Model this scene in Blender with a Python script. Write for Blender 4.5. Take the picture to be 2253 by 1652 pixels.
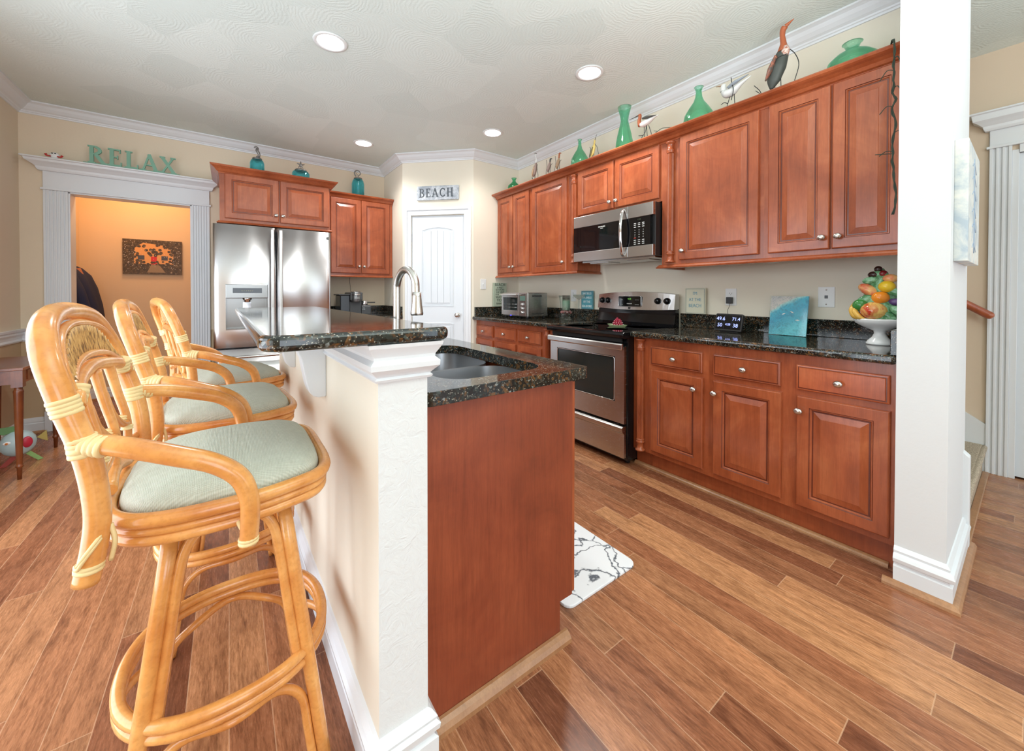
import bpy, bmesh, math, random
from mathutils import Vector, Matrix
from math import sin, cos, pi, radians, sqrt
random.seed(7)
for o in list(bpy.data.objects): bpy.data.objects.remove(o)
scn = bpy.context.scene
COL = scn.collection
# ------------------------------------------------------------------ camera
yaw, pitch, roll = radians(36.1), radians(-0.64), radians(0.04)
fw = Vector((sin(yaw)*cos(pitch), cos(yaw)*cos(pitch), sin(pitch)))
rt = Vector((cos(yaw), -sin(yaw), 0)); up = rt.cross(fw)
r2 = rt*cos(roll)+up*sin(roll); u2 = -rt*sin(roll)+up*cos(roll)
cam = bpy.data.objects.new('camera', bpy.data.cameras.new('camera')); COL.objects.link(cam)
cam.matrix_world = Matrix(((r2.x,u2.x,-fw.x,0),(r2.y,u2.y,-fw.y,0),(r2.z,u2.z,-fw.z,1.165),(0,0,0,1)))
cam.data.sensor_width = 36; cam.data.lens = 845.61/2253*36
cam.data.shift_x = 4.7/2253; cam.data.shift_y = -170.6/2253
cam.data.clip_start = .02
scn.camera = cam
# ------------------------------------------------------------------ light and exposure
scn.view_settings.view_transform = 'Standard'; scn.view_settings.look = 'None'
scn.view_settings.gamma = 1; scn.view_settings.use_curve_mapping = False
scn.view_settings.exposure = 0.42
wd = bpy.data.worlds.new('world'); scn.world = wd; wd.use_nodes = True
wd.node_tree.nodes['Background'].inputs[0].default_value = (.75,.87,1,1)
wd.node_tree.nodes['Background'].inputs[1].default_value = 2.0
def area(name, loc, rot, sx, sy, power, col=(1,1,1), spread=180):
    l = bpy.data.lights.new(name, 'AREA'); l.shape = 'RECTANGLE'; l.size = sx; l.size_y = sy
    l.energy = power; l.color = col; l.spread = radians(spread)
    o = bpy.data.objects.new(name, l); COL.objects.link(o); o.location = loc; o.rotation_euler = rot
    return o
# daylight entering through the window openings (glazed doors on the left, windows behind the viewer)
area('daylight_left', (-1.35,1.75,1.15), (0,radians(-100),0), 2.0, 2.9, 30, (.92,.96,1))
area('daylight_rear', (-0.05,-3.3,1.3), (radians(90),0,0), 1.8, 2.3, 28, (.90,.95,1))
area('daylight_rear_right', (3.0,-3.3,1.3), (radians(90),0,0), 1.6, 2.2, 9, (.80,.92,1))
area('added_ceiling_fill', (0.9,-.5,1.7), (radians(180),0,0), 1.4, 1.4, 62, (.93,1,.99))  # unseen lamp facing up, added to brighten the ceiling
area('lamp_utility_room', (-0.75,5.5,2.70), (0,0,0), .3, .3, 11, (1,.60,.30))
def spot(loc, power, ang=150, col=(1,.98,.94)):
    l = bpy.data.lights.new('downlight', 'SPOT'); l.energy = power; l.spot_size = radians(ang); l.spot_blend = .8
    l.shadow_soft_size = .07; l.color = col
    o = bpy.data.objects.new('downlight', l); COL.objects.link(o); o.location = loc
for p in ((.517,2.609,34),(2.074,1.886,36),(1.139,4.0,32),(2.05,3.141,22)):
    spot((p[0],p[1],2.66), p[2])

# ------------------------------------------------------------------ node helpers
def newmat(name):
    m = bpy.data.materials.new(name); m.use_nodes = True
    nt = m.node_tree; b = nt.nodes['Principled BSDF']
    return m, nt, b
def N(nt, typ, **kw):
    n = nt.nodes.new(typ)
    for k, v in kw.items():
        if k == 'ins':
            for kk, vv in v.items(): n.inputs[kk].default_value = vv
        else: setattr(n, k, v)
    return n
def L(nt, a, b): nt.links.new(a, b)
def math_(nt, op, a, b=None, c=None):
    n = nt.nodes.new('ShaderNodeMath'); n.operation = op
    for i, v in enumerate((a, b, c)):
        if v is None: continue
        if isinstance(v, (int, float)): n.inputs[i].default_value = v
        else: nt.links.new(v, n.inputs[i])
    return n.outputs[0]
def coords(nt, scale=(1,1,1), kind='Object', rot=(0,0,0)):
    t = N(nt, 'ShaderNodeTexCoord'); m = N(nt, 'ShaderNodeMapping')
    m.inputs['Scale'].default_value = scale; m.inputs['Rotation'].default_value = rot
    L(nt, t.outputs[kind], m.inputs['Vector']); return m.outputs[0]
def ramp(nt, fac, stops, interp='LINEAR'):
    r = N(nt, 'ShaderNodeValToRGB'); cr = r.color_ramp; cr.interpolation = interp
    while len(cr.elements) > 1: cr.elements.remove(cr.elements[-1])
    cr.elements[0].position = stops[0][0]; cr.elements[0].color = (*stops[0][1], 1)
    for p, c in stops[1:]:
        e = cr.elements.new(p); e.color = (*c, 1)
    L(nt, fac, r.inputs[0]); return r.outputs[0]
def noise(nt, vec, scale, detail=4, rough=.5, dist=0):
    n = N(nt, 'ShaderNodeTexNoise'); n.inputs['Scale'].default_value = scale
    n.inputs['Detail'].default_value = detail; n.inputs['Roughness'].default_value = rough
    n.inputs['Distortion'].default_value = dist
    L(nt, vec, n.inputs['Vector']); return n.outputs[0]
def bump(nt, b, h, strength=.2, dist=.01):
    n = N(nt, 'ShaderNodeBump'); n.inputs['Strength'].default_value = strength
    n.inputs['Distance'].default_value = dist
    L(nt, h, n.inputs['Height']); L(nt, n.outputs[0], b.inputs['Normal'])
def mix(nt, f, a, b2, mode='MIX'):
    n = N(nt, 'ShaderNodeMix', data_type='RGBA', blend_type=mode)
    for i, v in ((0, f), (6, a), (7, b2)):
        if isinstance(v, (int, float)): n.inputs[i].default_value = v
        elif isinstance(v, tuple): n.inputs[i].default_value = (*v, 1)
        else: L(nt, v, n.inputs[i])
    return n.outputs[2]
def S(r, g, b):   # sRGB 0-255 -> linear
    f = lambda c: (c/255/12.92) if c/255 <= .04045 else ((c/255+.055)/1.055)**2.4
    return (f(r), f(g), f(b))
def plain(name, col, rough=.5, metal=0, coat=0, spec=None, emit=None, es=1):
    m, nt, b = newmat(name)
    b.inputs['Base Color'].default_value = (*col, 1); b.inputs['Roughness'].default_value = rough
    b.inputs['Metallic'].default_value = metal; b.inputs['Coat Weight'].default_value = coat
    if spec is not None: b.inputs['Specular IOR Level'].default_value = spec
    if emit:
        b.inputs['Emission Color'].default_value = (*emit, 1); b.inputs['Emission Strength'].default_value = es
    return m

# ------------------------------------------------------------------ materials
def m_wall(name, c1, tan=None):
    m, nt, b = newmat(name)
    v = coords(nt); n = noise(nt, v, 60, 6, .6)
    if tan:
        sx = N(nt, 'ShaderNodeSeparateXYZ'); g = N(nt, 'ShaderNodeNewGeometry'); L(nt, g.outputs['Position'], sx.inputs[0])
        L(nt, mix(nt, math_(nt, 'LESS_THAN', sx.outputs[2], .80), c1, tan), b.inputs['Base Color'])
    else: b.inputs['Base Color'].default_value = (*c1, 1)
    b.inputs['Roughness'].default_value = .75; bump(nt, b, n, .12, .004); return m
M = {}
M['wall'] = m_wall('wall_paint', S(235,228,211))
M['wall_hall'] = m_wall('hall_wall_paint', S(226,207,184))
M['wall_left'] = m_wall('wall_paint_two_tone', S(230,214,190), S(200,176,142))
M['wall_white'] = m_wall('pale_wall_paint', S(224,227,229))
M['wall_peach'] = m_wall('peach_wall_paint', S(224,196,162))
M['trim'] = plain('white_trim_paint', S(230,234,238), .35)
M['door_paint'] = plain('white_door_paint', S(224,231,237), .4)
M['white_plastic'] = plain('white_plastic', S(235,238,238), .35)
def m_ceiling():
    m, nt, b = newmat('swirl_ceiling_plaster')
    v = coords(nt)
    vo = N(nt, 'ShaderNodeTexVoronoi'); vo.inputs['Scale'].default_value = 2.6; L(nt, v, vo.inputs['Vector'])
    vo.voronoi_dimensions = '2D'; vo.inputs['Randomness'].default_value = .8
    n = noise(nt, v, 14, 3)
    d = math_(nt, 'ADD', math_(nt, 'MULTIPLY', vo.outputs['Distance'], 120), math_(nt, 'MULTIPLY', n, 16))
    s = math_(nt, 'SINE', d)
    n2 = noise(nt, v, 120, 4)
    s = math_(nt, 'ADD', s, math_(nt, 'MULTIPLY', n2, 5))
    cellv = N(nt, 'ShaderNodeSeparateColor'); L(nt, vo.outputs['Color'], cellv.inputs[0])
    c = ramp(nt, cellv.outputs[0], [(0, S(220,230,225)), (1, S(228,237,232))])
    L(nt, c, b.inputs['Base Color']); b.inputs['Roughness'].default_value = .8
    bump(nt, b, s, .35, .0010); return m
M['ceiling'] = m_ceiling()
def m_textured_white():
    m, nt, b = newmat('rough_plaster_paint')
    v = coords(nt); n = noise(nt, v, 30, 5, .6, 1.5)
    b.inputs['Base Color'].default_value = (*S(228,231,232), 1); b.inputs['Roughness'].default_value = .7  # rough half wall end; its flash-lit whiteness is put into the colour
    bump(nt, b, n, .5, .006); return m
M['plaster'] = m_textured_white()
def m_floor():
    m, nt, b = newmat('wood_plank_floor')
    t = N(nt, 'ShaderNodeNewGeometry'); sp = N(nt, 'ShaderNodeSeparateXYZ'); L(nt, t.outputs['Position'], sp.inputs[0])
    W, LN = .098, 1.22
    ux = math_(nt, 'DIVIDE', math_(nt, 'ADD', sp.outputs[0], 20), W)
    col = math_(nt, 'FLOOR', ux); fx = math_(nt, 'FRACT', ux)
    wn = N(nt, 'ShaderNodeTexWhiteNoise'); wn.noise_dimensions = '1D'; L(nt, col, wn.inputs['W'])
    uy = math_(nt, 'ADD', math_(nt, 'DIVIDE', math_(nt, 'ADD', sp.outputs[1], 20), LN), math_(nt, 'MULTIPLY', wn.outputs[0], 7.3))
    row = math_(nt, 'FLOOR', uy); fy = math_(nt, 'FRACT', uy)
    idv = N(nt, 'ShaderNodeCombineXYZ'); L(nt, col, idv.inputs[0]); L(nt, row, idv.inputs[1])
    w2 = N(nt, 'ShaderNodeTexWhiteNoise'); w2.noise_dimensions = '2D'; L(nt, idv.outputs[0], w2.inputs['Vector'])
    rnd = w2.outputs[0]
    # grain
    gv = N(nt, 'ShaderNodeCombineXYZ')
    L(nt, math_(nt, 'ADD', math_(nt, 'MULTIPLY', sp.outputs[0], 1.0), math_(nt, 'MULTIPLY', rnd, 31)), gv.inputs[0])
    L(nt, math_(nt, 'MULTIPLY', sp.outputs[1], .13), gv.inputs[1]); L(nt, math_(nt, 'MULTIPLY', rnd, 17), gv.inputs[2])
    n1 = noise(nt, gv.outputs[0], 17, 8, .62, 1.6)
    n2 = noise(nt, gv.outputs[0], 190, 6, .7, .2)
    gv2 = N(nt, 'ShaderNodeCombineXYZ')
    L(nt, math_(nt, 'ADD', sp.outputs[0], math_(nt, 'MULTIPLY', rnd, 11)), gv2.inputs[0]); L(nt, math_(nt, 'MULTIPLY', sp.outputs[1], .3), gv2.inputs[1])
    n3 = noise(nt, gv2.outputs[0], 9, 3, .5, .6)
    base = ramp(nt, rnd, [(0, S(126,77,54)), (.3, S(154,99,69)), (.6, S(176,119,83)), (.85, S(194,140,98)), (1, S(140,90,64))])
    g = ramp(nt, n1, [(.32, (.56,.51,.49)), (.48, (.88,.86,.85)), (.62, (1.05,1.05,1.05)), (.8, (1.18,1.14,1.08))])
    c = mix(nt, .95, base, g, 'MULTIPLY')
    g2 = ramp(nt, n2, [(.40, (.60,.55,.52)), (.50, (1,1,1)), (.72, (1.16,1.14,1.12))])
    c = mix(nt, .75, c, g2, 'MULTIPLY')
    kn = ramp(nt, n3, [(.66, (1,1,1)), (.74, (.5,.42,.40))])
    c = mix(nt, .8, c, kn, 'MULTIPLY')
    # bevel lines between planks
    ex = math_(nt, 'LESS_THAN', math_(nt, 'MINIMUM', fx, math_(nt, 'SUBTRACT', 1, fx)), .013)
    ey = math_(nt, 'LESS_THAN', math_(nt, 'MINIMUM', fy, math_(nt, 'SUBTRACT', 1, fy)), .0012)
    e = math_(nt, 'MAXIMUM', ex, ey)
    c = mix(nt, math_(nt, 'MULTIPLY', e, .42), c, S(226,186,150))
    L(nt, c, b.inputs['Base Color'])
    r = math_(nt, 'ADD', math_(nt, 'MULTIPLY', n2, .18), .17); L(nt, r, b.inputs['Roughness'])
    b.inputs['Specular IOR Level'].default_value = .45
    h = math_(nt, 'SUBTRACT', math_(nt, 'MULTIPLY', n2, .5), e)
    bump(nt, b, h, .12, .0015); return m
M['floor'] = m_floor()
def m_cab(name, a, b_, c_, rough=.3, figured=False):
    m, nt, b = newmat(name)
    oi = N(nt, 'ShaderNodeObjectInfo')
    v = coords(nt); add = N(nt, 'ShaderNodeVectorMath', operation='ADD'); L(nt, v, add.inputs[0])
    cm = N(nt, 'ShaderNodeCombineXYZ'); k = math_(nt, 'MULTIPLY', oi.outputs['Random'], 13); L(nt, k, cm.inputs[0]); L(nt, k, cm.inputs[1])
    L(nt, cm.outputs[0], add.inputs[1]); v = add.outputs[0]
    n = noise(nt, v, 3.2, 5, .6, .8)
    mp = N(nt, 'ShaderNodeMapping'); mp.inputs['Scale'].default_value = (46,46,3.2) if not figured else (90,90,5); L(nt, v, mp.inputs['Vector'])
    n2 = noise(nt, mp.outputs[0], 1.0, 6, .62, .4)
    c = ramp(nt, n, [(.25, a), (.5, b_), (.75, c_)])
    c = mix(nt, .55, c, ramp(nt, n2, [(.3, (.66,.60,.56)), (.55, (1,1,1)), (.8, (1.14,1.16,1.16))]), 'MULTIPLY')
    n4 = noise(nt, mp.outputs[0], 5.0, 3, .6)
    c = mix(nt, .35, c, ramp(nt, n4, [(.4, (.75,.72,.7)), (.6, (1,1,1))]), 'MULTIPLY')
    L(nt, c, b.inputs['Base Color']); b.inputs['Roughness'].default_value = rough
    b.inputs['Coat Weight'].default_value = .25; b.inputs['Coat Roughness'].default_value = .15
    return m
M['cab'] = m_cab('cherry_stained_maple', S(136,66,36), S(166,84,48), S(190,108,67))
M['cab_dark'] = m_cab('dark_glazed_groove', S(86,34,18), S(104,42,22), S(120,52,28))
M['cab_panel'] = m_cab('cherry_end_panel', S(120,54,32), S(142,67,41), S(162,82,51), .38, True)
M['cab_figured'] = m_cab('figured_cherry_maple', S(160,76,42), S(188,96,56), S(206,118,76), .3, True)
def m_granite(name='granite', rough=.07):
    m, nt, b = newmat(name)
    v = coords(nt)
    nz = N(nt, 'ShaderNodeTexNoise'); nz.inputs['Scale'].default_value = 30; L(nt, v, nz.inputs['Vector'])
    ad = N(nt, 'ShaderNodeVectorMath', operation='ADD'); sc = N(nt, 'ShaderNodeVectorMath', operation='SCALE'); sc.inputs['Scale'].default_value = .012
    L(nt, nz.outputs[1], sc.inputs[0]); L(nt, v, ad.inputs[0]); L(nt, sc.outputs[0], ad.inputs[1])
    vo = N(nt, 'ShaderNodeTexVoronoi'); vo.inputs['Scale'].default_value = 150; L(nt, ad.outputs[0], vo.inputs['Vector'])
    se = N(nt, 'ShaderNodeSeparateColor'); L(nt, vo.outputs['Color'], se.inputs[0])
    big = noise(nt, v, 22, 4, .6)
    c1 = ramp(nt, se.outputs[0], [(0, S(24,27,25)), (.42, S(40,42,36)), (.60, S(78,56,36)), (.76, S(104,72,40)), (.90, S(66,74,70)), (.965, S(128,134,132))], 'CONSTANT')
    dark = ramp(nt, se.outputs[1], [(0, S(18,22,20)), (.6, S(34,42,38)), (.95, S(84,88,84))], 'CONSTANT')
    c = mix(nt, ramp(nt, big, [(.42, (0,0,0)), (.56, (1,1,1))]), dark, c1)
    vo2 = N(nt, 'ShaderNodeTexVoronoi'); vo2.inputs['Scale'].default_value = 420; L(nt, v, vo2.inputs['Vector'])
    s2 = N(nt, 'ShaderNodeSeparateColor'); L(nt, vo2.outputs['Color'], s2.inputs[0])
    c = mix(nt, ramp(nt, s2.outputs[0], [(0, (0,0,0)), (.955, (1,1,1))], 'CONSTANT'), c, S(150,148,136))
    L(nt, c, b.inputs['Base Color']); b.inputs['Roughness'].default_value = rough
    b.inputs['Specular IOR Level'].default_value = .6; return m
M['granite'] = m_granite()
def m_steel(name, col, rough, stretch=(1,1,60), anis=.0):
    m, nt, b = newmat(name)
    v = coords(nt, stretch); n = noise(nt, v, 14, 3)
    L(nt, math_(nt, 'ADD', math_(nt, 'MULTIPLY', n, .05), rough-.02), b.inputs['Roughness'])
    b.inputs['Base Color'].default_value = (*col, 1); b.inputs['Metallic'].default_value = 1
    return m
M['steel'] = m_steel('brushed_stainless_steel', (.56,.55,.54), .26, (2,2,90))
M['steel_fridge'] = m_steel('satin_stainless_steel', (.70,.70,.71), .30, (2,2,60))
def aniso(m, a=.85, rot=.25):
    nt = m.node_tree; b = nt.nodes['Principled BSDF']; b.inputs['Anisotropic'].default_value = a; b.inputs['Anisotropic Rotation'].default_value = rot
    tg = N(nt,'ShaderNodeTangent', direction_type='RADIAL', axis='Z'); L(nt, tg.outputs[0], b.inputs['Tangent'])
aniso(M['steel_fridge']); aniso(M['steel'], .6)
M['steel_sink'] = m_steel('sink_steel', (.55,.57,.60), .32, (20,20,20))
M['nickel'] = plain('brushed_nickel', (.62,.60,.57), .25, 1)
M['chrome'] = plain('chrome', (.75,.75,.76), .1, 1)
M['pewter'] = plain('pewter_metal', (.23,.22,.21), .4, .8)
M['black_gloss'] = plain('black_gloss_enamel', (.006,.006,.007), .08)
M['black_glass'] = plain('black_ceramic_glass', (.005,.005,.006), .04)
M['black_plastic'] = plain('black_plastic', (.015,.015,.016), .35)
M['oven_glass'] = plain('dark_oven_glass', (.02,.025,.024), .05)
M['grey_body'] = plain('dark_grey_plastic', (.07,.075,.08), .35)
def m_rattan():
    m, nt, b = newmat('honey_rattan')
    v = coords(nt); n = noise(nt, v, 9, 4, .6)
    n2 = noise(nt, v, 90, 6, .7)
    c = ramp(nt, n, [(.3, S(204,128,62)), (.5, S(222,152,80)), (.7, S(238,176,104))])
    c = mix(nt, .5, c, ramp(nt, n2, [(.35, (.78,.72,.66)), (.5, (1,1,1)), (.7, (1.08,1.08,1.06))]), 'MULTIPLY')
    L(nt, c, b.inputs['Base Color']); b.inputs['Roughness'].default_value = .26
    b.inputs['Coat Weight'].default_value = .4; b.inputs['Coat Roughness'].default_value = .12; return m
M['rattan'] = m_rattan()
M['bind'] = plain('pale_leather_binding', S(232,206,150), .42)
def m_reed():
    m, nt, b = newmat('split_reed')
    v = coords(nt, (1,1,.12)); n = noise(nt, v, 220, 4, .6)
    L(nt, ramp(nt, n, [(.38, S(120,84,44)), (.5, S(196,148,84)), (.66, S(216,172,108))]), b.inputs['Base Color'])
    b.inputs['Roughness'].default_value = .5; return m
M['reed'] = m_reed()
def m_fabric():
    m, nt, b = newmat('sage_linen_fabric')
    v = coords(nt)
    w1 = N(nt, 'ShaderNodeTexWave', wave_type='BANDS', bands_direction='X'); w1.inputs['Scale'].default_value = 110; w1.inputs['Distortion'].default_value = 1.5; L(nt, v, w1.inputs['Vector'])
    w2 = N(nt, 'ShaderNodeTexWave', wave_type='BANDS', bands_direction='Y'); w2.inputs['Scale'].default_value = 110; w2.inputs['Distortion'].default_value = 1.5; L(nt, v, w2.inputs['Vector'])
    w = math_(nt, 'ADD', w1.outputs[1], w2.outputs[1])
    n = noise(nt, v, 60, 4)
    f = math_(nt, 'ADD', math_(nt, 'MULTIPLY', w, .3), math_(nt, 'MULTIPLY', n, .4))
    L(nt, ramp(nt, f, [(.2, S(184,188,172)), (.8, S(214,218,204))]), b.inputs['Base Color'])
    b.inputs['Roughness'].default_value = .9; b.inputs['Sheen Weight'].default_value = .15
    bump(nt, b, w, .6, .0012); return m
M['fabric'] = m_fabric()
def m_glass(name, col, dens=1.0):
    m, nt, b = newmat(name)
    b.inputs['Base Color'].default_value = (*col, 1); b.inputs['Transmission Weight'].default_value = 1
    b.inputs['Roughness'].default_value = .02; b.inputs['IOR'].default_value = 1.45
    tr = N(nt, 'ShaderNodeBsdfTransparent'); tr.inputs[0].default_value = (*[c*.8+.2 for c in col], 1)
    ms = N(nt, 'ShaderNodeMixShader'); ms.inputs[0].default_value = .5
    L(nt, tr.outputs[0], ms.inputs[1]); L(nt, b.outputs[0], ms.inputs[2])
    L(nt, ms.outputs[0], nt.nodes['Material Output'].inputs[0]); return m
M['glass_green'] = m_glass('green_bottle_glass', (.52,.88,.72))
M['glass_dkgreen'] = m_glass('deep_green_glass', (.34,.80,.58))
M['glass_teal'] = m_glass('teal_mercury_glass', (.36,.86,.96))
M['glass_clear'] = m_glass('clear_glass', (.93,.97,.96))
M['candle'] = plain('mint_green_wax', S(178,226,196), .5)
M['oak'] = m_cab('oak_shoe_moulding', S(150,104,70), S(178,130,90), S(196,150,108), .35)
M['console'] = m_cab('antique_console_wood', S(84,40,20), S(120,62,30), S(156,88,44), .28)
M['console_top'] = m_cab('console_top_wood', S(96,50,28), S(122,66,38), S(148,86,50), .22)
M['can'] = plain('lit_downlight_lens', (1,1,1), .5, emit=(1,.99,.97), es=14)
M['lens'] = plain('frosted_lens', S(225,228,226), .4)
M['ceramic'] = plain('white_glazed_ceramic', S(236,238,238), .15)
M['sage'] = plain('sage_green_paint', S(128,176,154), .6)
M['navy'] = plain('navy_fabric', S(40,44,72), .9)
M['rust'] = plain('rust_fabric', S(176,112,84), .9)
M['wire'] = plain('dark_wire', S(48,52,54), .55, .5)
M['vine'] = plain('green_vine_wire', S(58,70,58), .8)
M['digit'] = plain('lit_lcd_digits', S(190,200,255), .5, emit=S(150,165,255), es=.9)
M['digit_green'] = plain('lit_green_digits', S(90,140,60), .5, emit=S(90,150,60), es=.6)
M['ink'] = plain('grey_lettering', S(84,92,100), .6)
M['ink_dark'] = plain('black_lettering', S(50,60,56), .6)
M['ink_white'] = plain('white_lettering', S(238,240,236), .6)
M['dark_gap'] = plain('dark_recess', (.01,.01,.01), .7)
def C(name, *rgb, rough=.5, **k):
    if name not in M: M[name] = plain(name, S(*rgb), rough, **k)
    return M[name]
def m_marble():
    m, nt, b = newmat('white_marble_vinyl')
    v = coords(nt); nz = N(nt, 'ShaderNodeTexNoise'); nz.inputs['Scale'].default_value = 5; nz.inputs['Detail'].default_value = 6; L(nt, v, nz.inputs['Vector'])
    w = N(nt, 'ShaderNodeTexVoronoi', feature='DISTANCE_TO_EDGE'); w.inputs['Scale'].default_value = 5.5
    ad = N(nt, 'ShaderNodeVectorMath', operation='ADD'); sc = N(nt, 'ShaderNodeVectorMath', operation='SCALE'); sc.inputs['Scale'].default_value = .35
    L(nt, nz.outputs[1], sc.inputs[0]); L(nt, v, ad.inputs[0]); L(nt, sc.outputs[0], ad.inputs[1]); L(nt, ad.outputs[0], w.inputs['Vector'])
    n2 = noise(nt, v, 6, 3); thr = math_(nt, 'MULTIPLY', n2, .075)
    f = math_(nt, 'DIVIDE', w.outputs['Distance'], math_(nt, 'MAXIMUM', thr, .001))
    L(nt, ramp(nt, f, [(.2, S(92,98,108)), (.9, S(236,239,243))]), b.inputs['Base Color'])
    b.inputs['Roughness'].default_value = .4; return m
M['marble'] = m_marble()
def m_carpet():
    m, nt, b = newmat('beige_carpet'); v = coords(nt); n = noise(nt, v, 140, 5, .7)
    L(nt, ramp(nt, n, [(.35, S(160,140,116)), (.6, S(232,216,192))]), b.inputs['Base Color'])
    b.inputs['Roughness'].default_value = 1; bump(nt, b, n, .9, .01); return m
M['carpet'] = m_carpet()
def m_mottled(name, c1, c2, scale, c3=None, rough=.5):
    m, nt, b = newmat(name); v = coords(nt); n = noise(nt, v, scale, 6, .65, .6)
    st = [(.38, c1), (.6, c2)] + ([(.75, c3)] if c3 else [])
    L(nt, ramp(nt, n, st), b.inputs['Base Color']); b.inputs['Roughness'].default_value = rough; return m
M['driftwood'] = m_mottled('whitewashed_wood', S(150,160,172), S(214,220,226), 14)
M['coil'] = M['wire']

# ------------------------------------------------------------------ mesh helpers
class MB:
    def __init__(s): s.v = []; s.f = []; s.mi = []; s.sm = []; s.cur = 0; s.T = Matrix(); s.jit = 0; s.jn = 0
    def add(s, vs, fs, smooth=False):
        n = len(s.v)
        if s.jit: s.jn += 1; vs = [(p[0],p[1]-s.jit*s.jn,p[2]) for p in vs]
        s.v += [tuple(s.T @ Vector(p)) for p in vs]
        for f in fs: s.f.append([i+n for i in f]); s.mi.append(s.cur); s.sm.append(smooth)
    def box(s, x0, x1, y0, y1, z0, z1):
        s.add([(x0,y0,z0),(x1,y0,z0),(x1,y1,z0),(x0,y1,z0),(x0,y0,z1),(x1,y0,z1),(x1,y1,z1),(x0,y1,z1)],
              [(0,3,2,1),(4,5,6,7),(0,1,5,4),(1,2,6,5),(2,3,7,6),(3,0,4,7)]); return s
    def poly_prism(s, pts, z0, z1):      # pts counter-clockwise in xy
        n = len(pts)
        s.add([(x,y,z0) for x,y in pts]+[(x,y,z1) for x,y in pts],
              [tuple(range(n))[::-1], tuple(range(n,2*n))]+[(i,(i+1)%n,(i+1)%n+n,i+n) for i in range(n)]); return s
    def prism_y(s, pts, y0, y1):         # pts in xz, extruded along y
        n = len(pts)
        s.add([(x,y0,z) for x,z in pts]+[(x,y1,z) for x,z in pts],
              [tuple(range(n)), tuple(range(n,2*n))[::-1]]+[(i,i+n,(i+1)%n+n,(i+1)%n) for i in range(n)]); return s
    def prism_x(s, pts, x0, x1):         # pts in yz
        n = len(pts)
        s.add([(x0,y,z) for y,z in pts]+[(x1,y,z) for y,z in pts],
              [tuple(range(n))[::-1], tuple(range(n,2*n))]+[(i,(i+1)%n,(i+1)%n+n,i+n) for i in range(n)]); return s
    def lathe(s, prof, c=(0,0,0), seg=24, axis='z', sx=1, sy=1):
        vs = []; fs = []; n = len(prof)
        for r, h in prof:
            for k in range(seg):
                a = 2*pi*k/seg; x, y = r*cos(a)*sx, r*sin(a)*sy
                p = (x,y,h) if axis == 'z' else ((h,x,y) if axis == 'x' else (x,h,-y))
                vs.append((p[0]+c[0], p[1]+c[1], p[2]+c[2]))
        for i in range(n-1):
            for k in range(seg):
                a, b = i*seg+k, i*seg+(k+1)%seg
                fs.append((a, b, b+seg, a+seg))
        s.add(vs, fs, True)
        m = len(vs)
        if prof[0][0] > 1e-6: s.add(vs[:seg], [tuple(range(seg))[::-1]])
        if prof[-1][0] > 1e-6: s.add(vs[-seg:], [tuple(range(seg))])
        return s
    def tube(s, pts, r, seg=10, closed=False, sub=5, flat=1.0, smooth=True, lin=False):
        P = [Vector(p) for p in pts]; n = len(P)
        R = r if isinstance(r, (list, tuple)) else [r]*n
        Q = []; RR = []
        if lin or n < 3: Q = P; RR = list(R)
        else:
            rng = range(n if closed else n-1)
            for i in rng:
                p0 = P[(i-1) % n] if (closed or i > 0) else P[0]*2-P[1]
                p1 = P[i]; p2 = P[(i+1) % n]
                p3 = P[(i+2) % n] if (closed or i+2 < n) else P[-1]*2-P[-2]
                for k in range(sub):
                    t = k/sub
                    Q.append(.5*((2*p1)+(p2-p0)*t+(2*p0-5*p1+4*p2-p3)*t*t+(3*p1-p0-3*p2+p3)*t**3))
                    RR.append(R[i]*(1-t)+R[(i+1) % n]*t)
            if not closed: Q.append(P[-1]); RR.append(R[-1])
        m = len(Q); vs = []; fs = []
        T = []
        for i in range(m):
            a = Q[(i-1) % m] if (closed or i > 0) else Q[0]
            b = Q[(i+1) % m] if (closed or i < m-1) else Q[-1]
            d = (b-a); T.append(d.normalized() if d.length > 1e-9 else Vector((0,0,1)))
        up_ = Vector((0,0,1)) if abs(T[0].z) < .9 else Vector((1,0,0))
        nrm = (up_-T[0]*up_.dot(T[0])).normalized()
        for i in range(m):
            nrm = (nrm-T[i]*nrm.dot(T[i])).normalized(); bi = T[i].cross(nrm)
            for k in range(seg):
                a = 2*pi*k/seg
                vs.append(tuple(Q[i]+(nrm*cos(a)*flat+bi*sin(a))*RR[i]))
        for i in range(m if closed else m-1):
            j = (i+1) % m
            for k in range(seg):
                a, b = i*seg+k, i*seg+(k+1) % seg
                fs.append((a, b, j*seg+(k+1) % seg, j*seg+k))
        s.add(vs, fs, smooth)
        if not closed:
            s.add(vs[:seg], [tuple(range(seg))[::-1]]); s.add(vs[-seg:], [tuple(range(seg))])
        return s
    def sweep(s, path, prof, side=1, closed=False):   # prof (d,z), d = distance to the given side of the path
        n = len(path); P = [Vector((p[0],p[1])) for p in path]
        segs = [(P[(i+1) % n]-P[i]).normalized() for i in range(n if closed else n-1)]
        nr = [Vector((-d.y,d.x))*side for d in segs]
        offs = []
        for i in range(n):
            if not closed and i == 0: offs.append(nr[0])
            elif not closed and i == n-1: offs.append(nr[-1])
            else:
                a, b = nr[i-1], nr[i % len(nr)]
                m_ = (a+b).normalized(); offs.append(m_/max(.2, m_.dot(b)))
        k = len(prof); vs = []; fs = []
        for i in range(n):
            for d, z in prof: q = P[i]+offs[i]*d; vs.append((q.x,q.y,z))
        for i in range(n if closed else n-1):
            j = (i+1) % n
            for a in range(k):
                b = (a+1) % k; fs.append((i*k+a, i*k+b, j*k+b, j*k+a) if side < 0 else (i*k+a, j*k+a, j*k+b, i*k+b))
        s.add(vs, fs)
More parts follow.
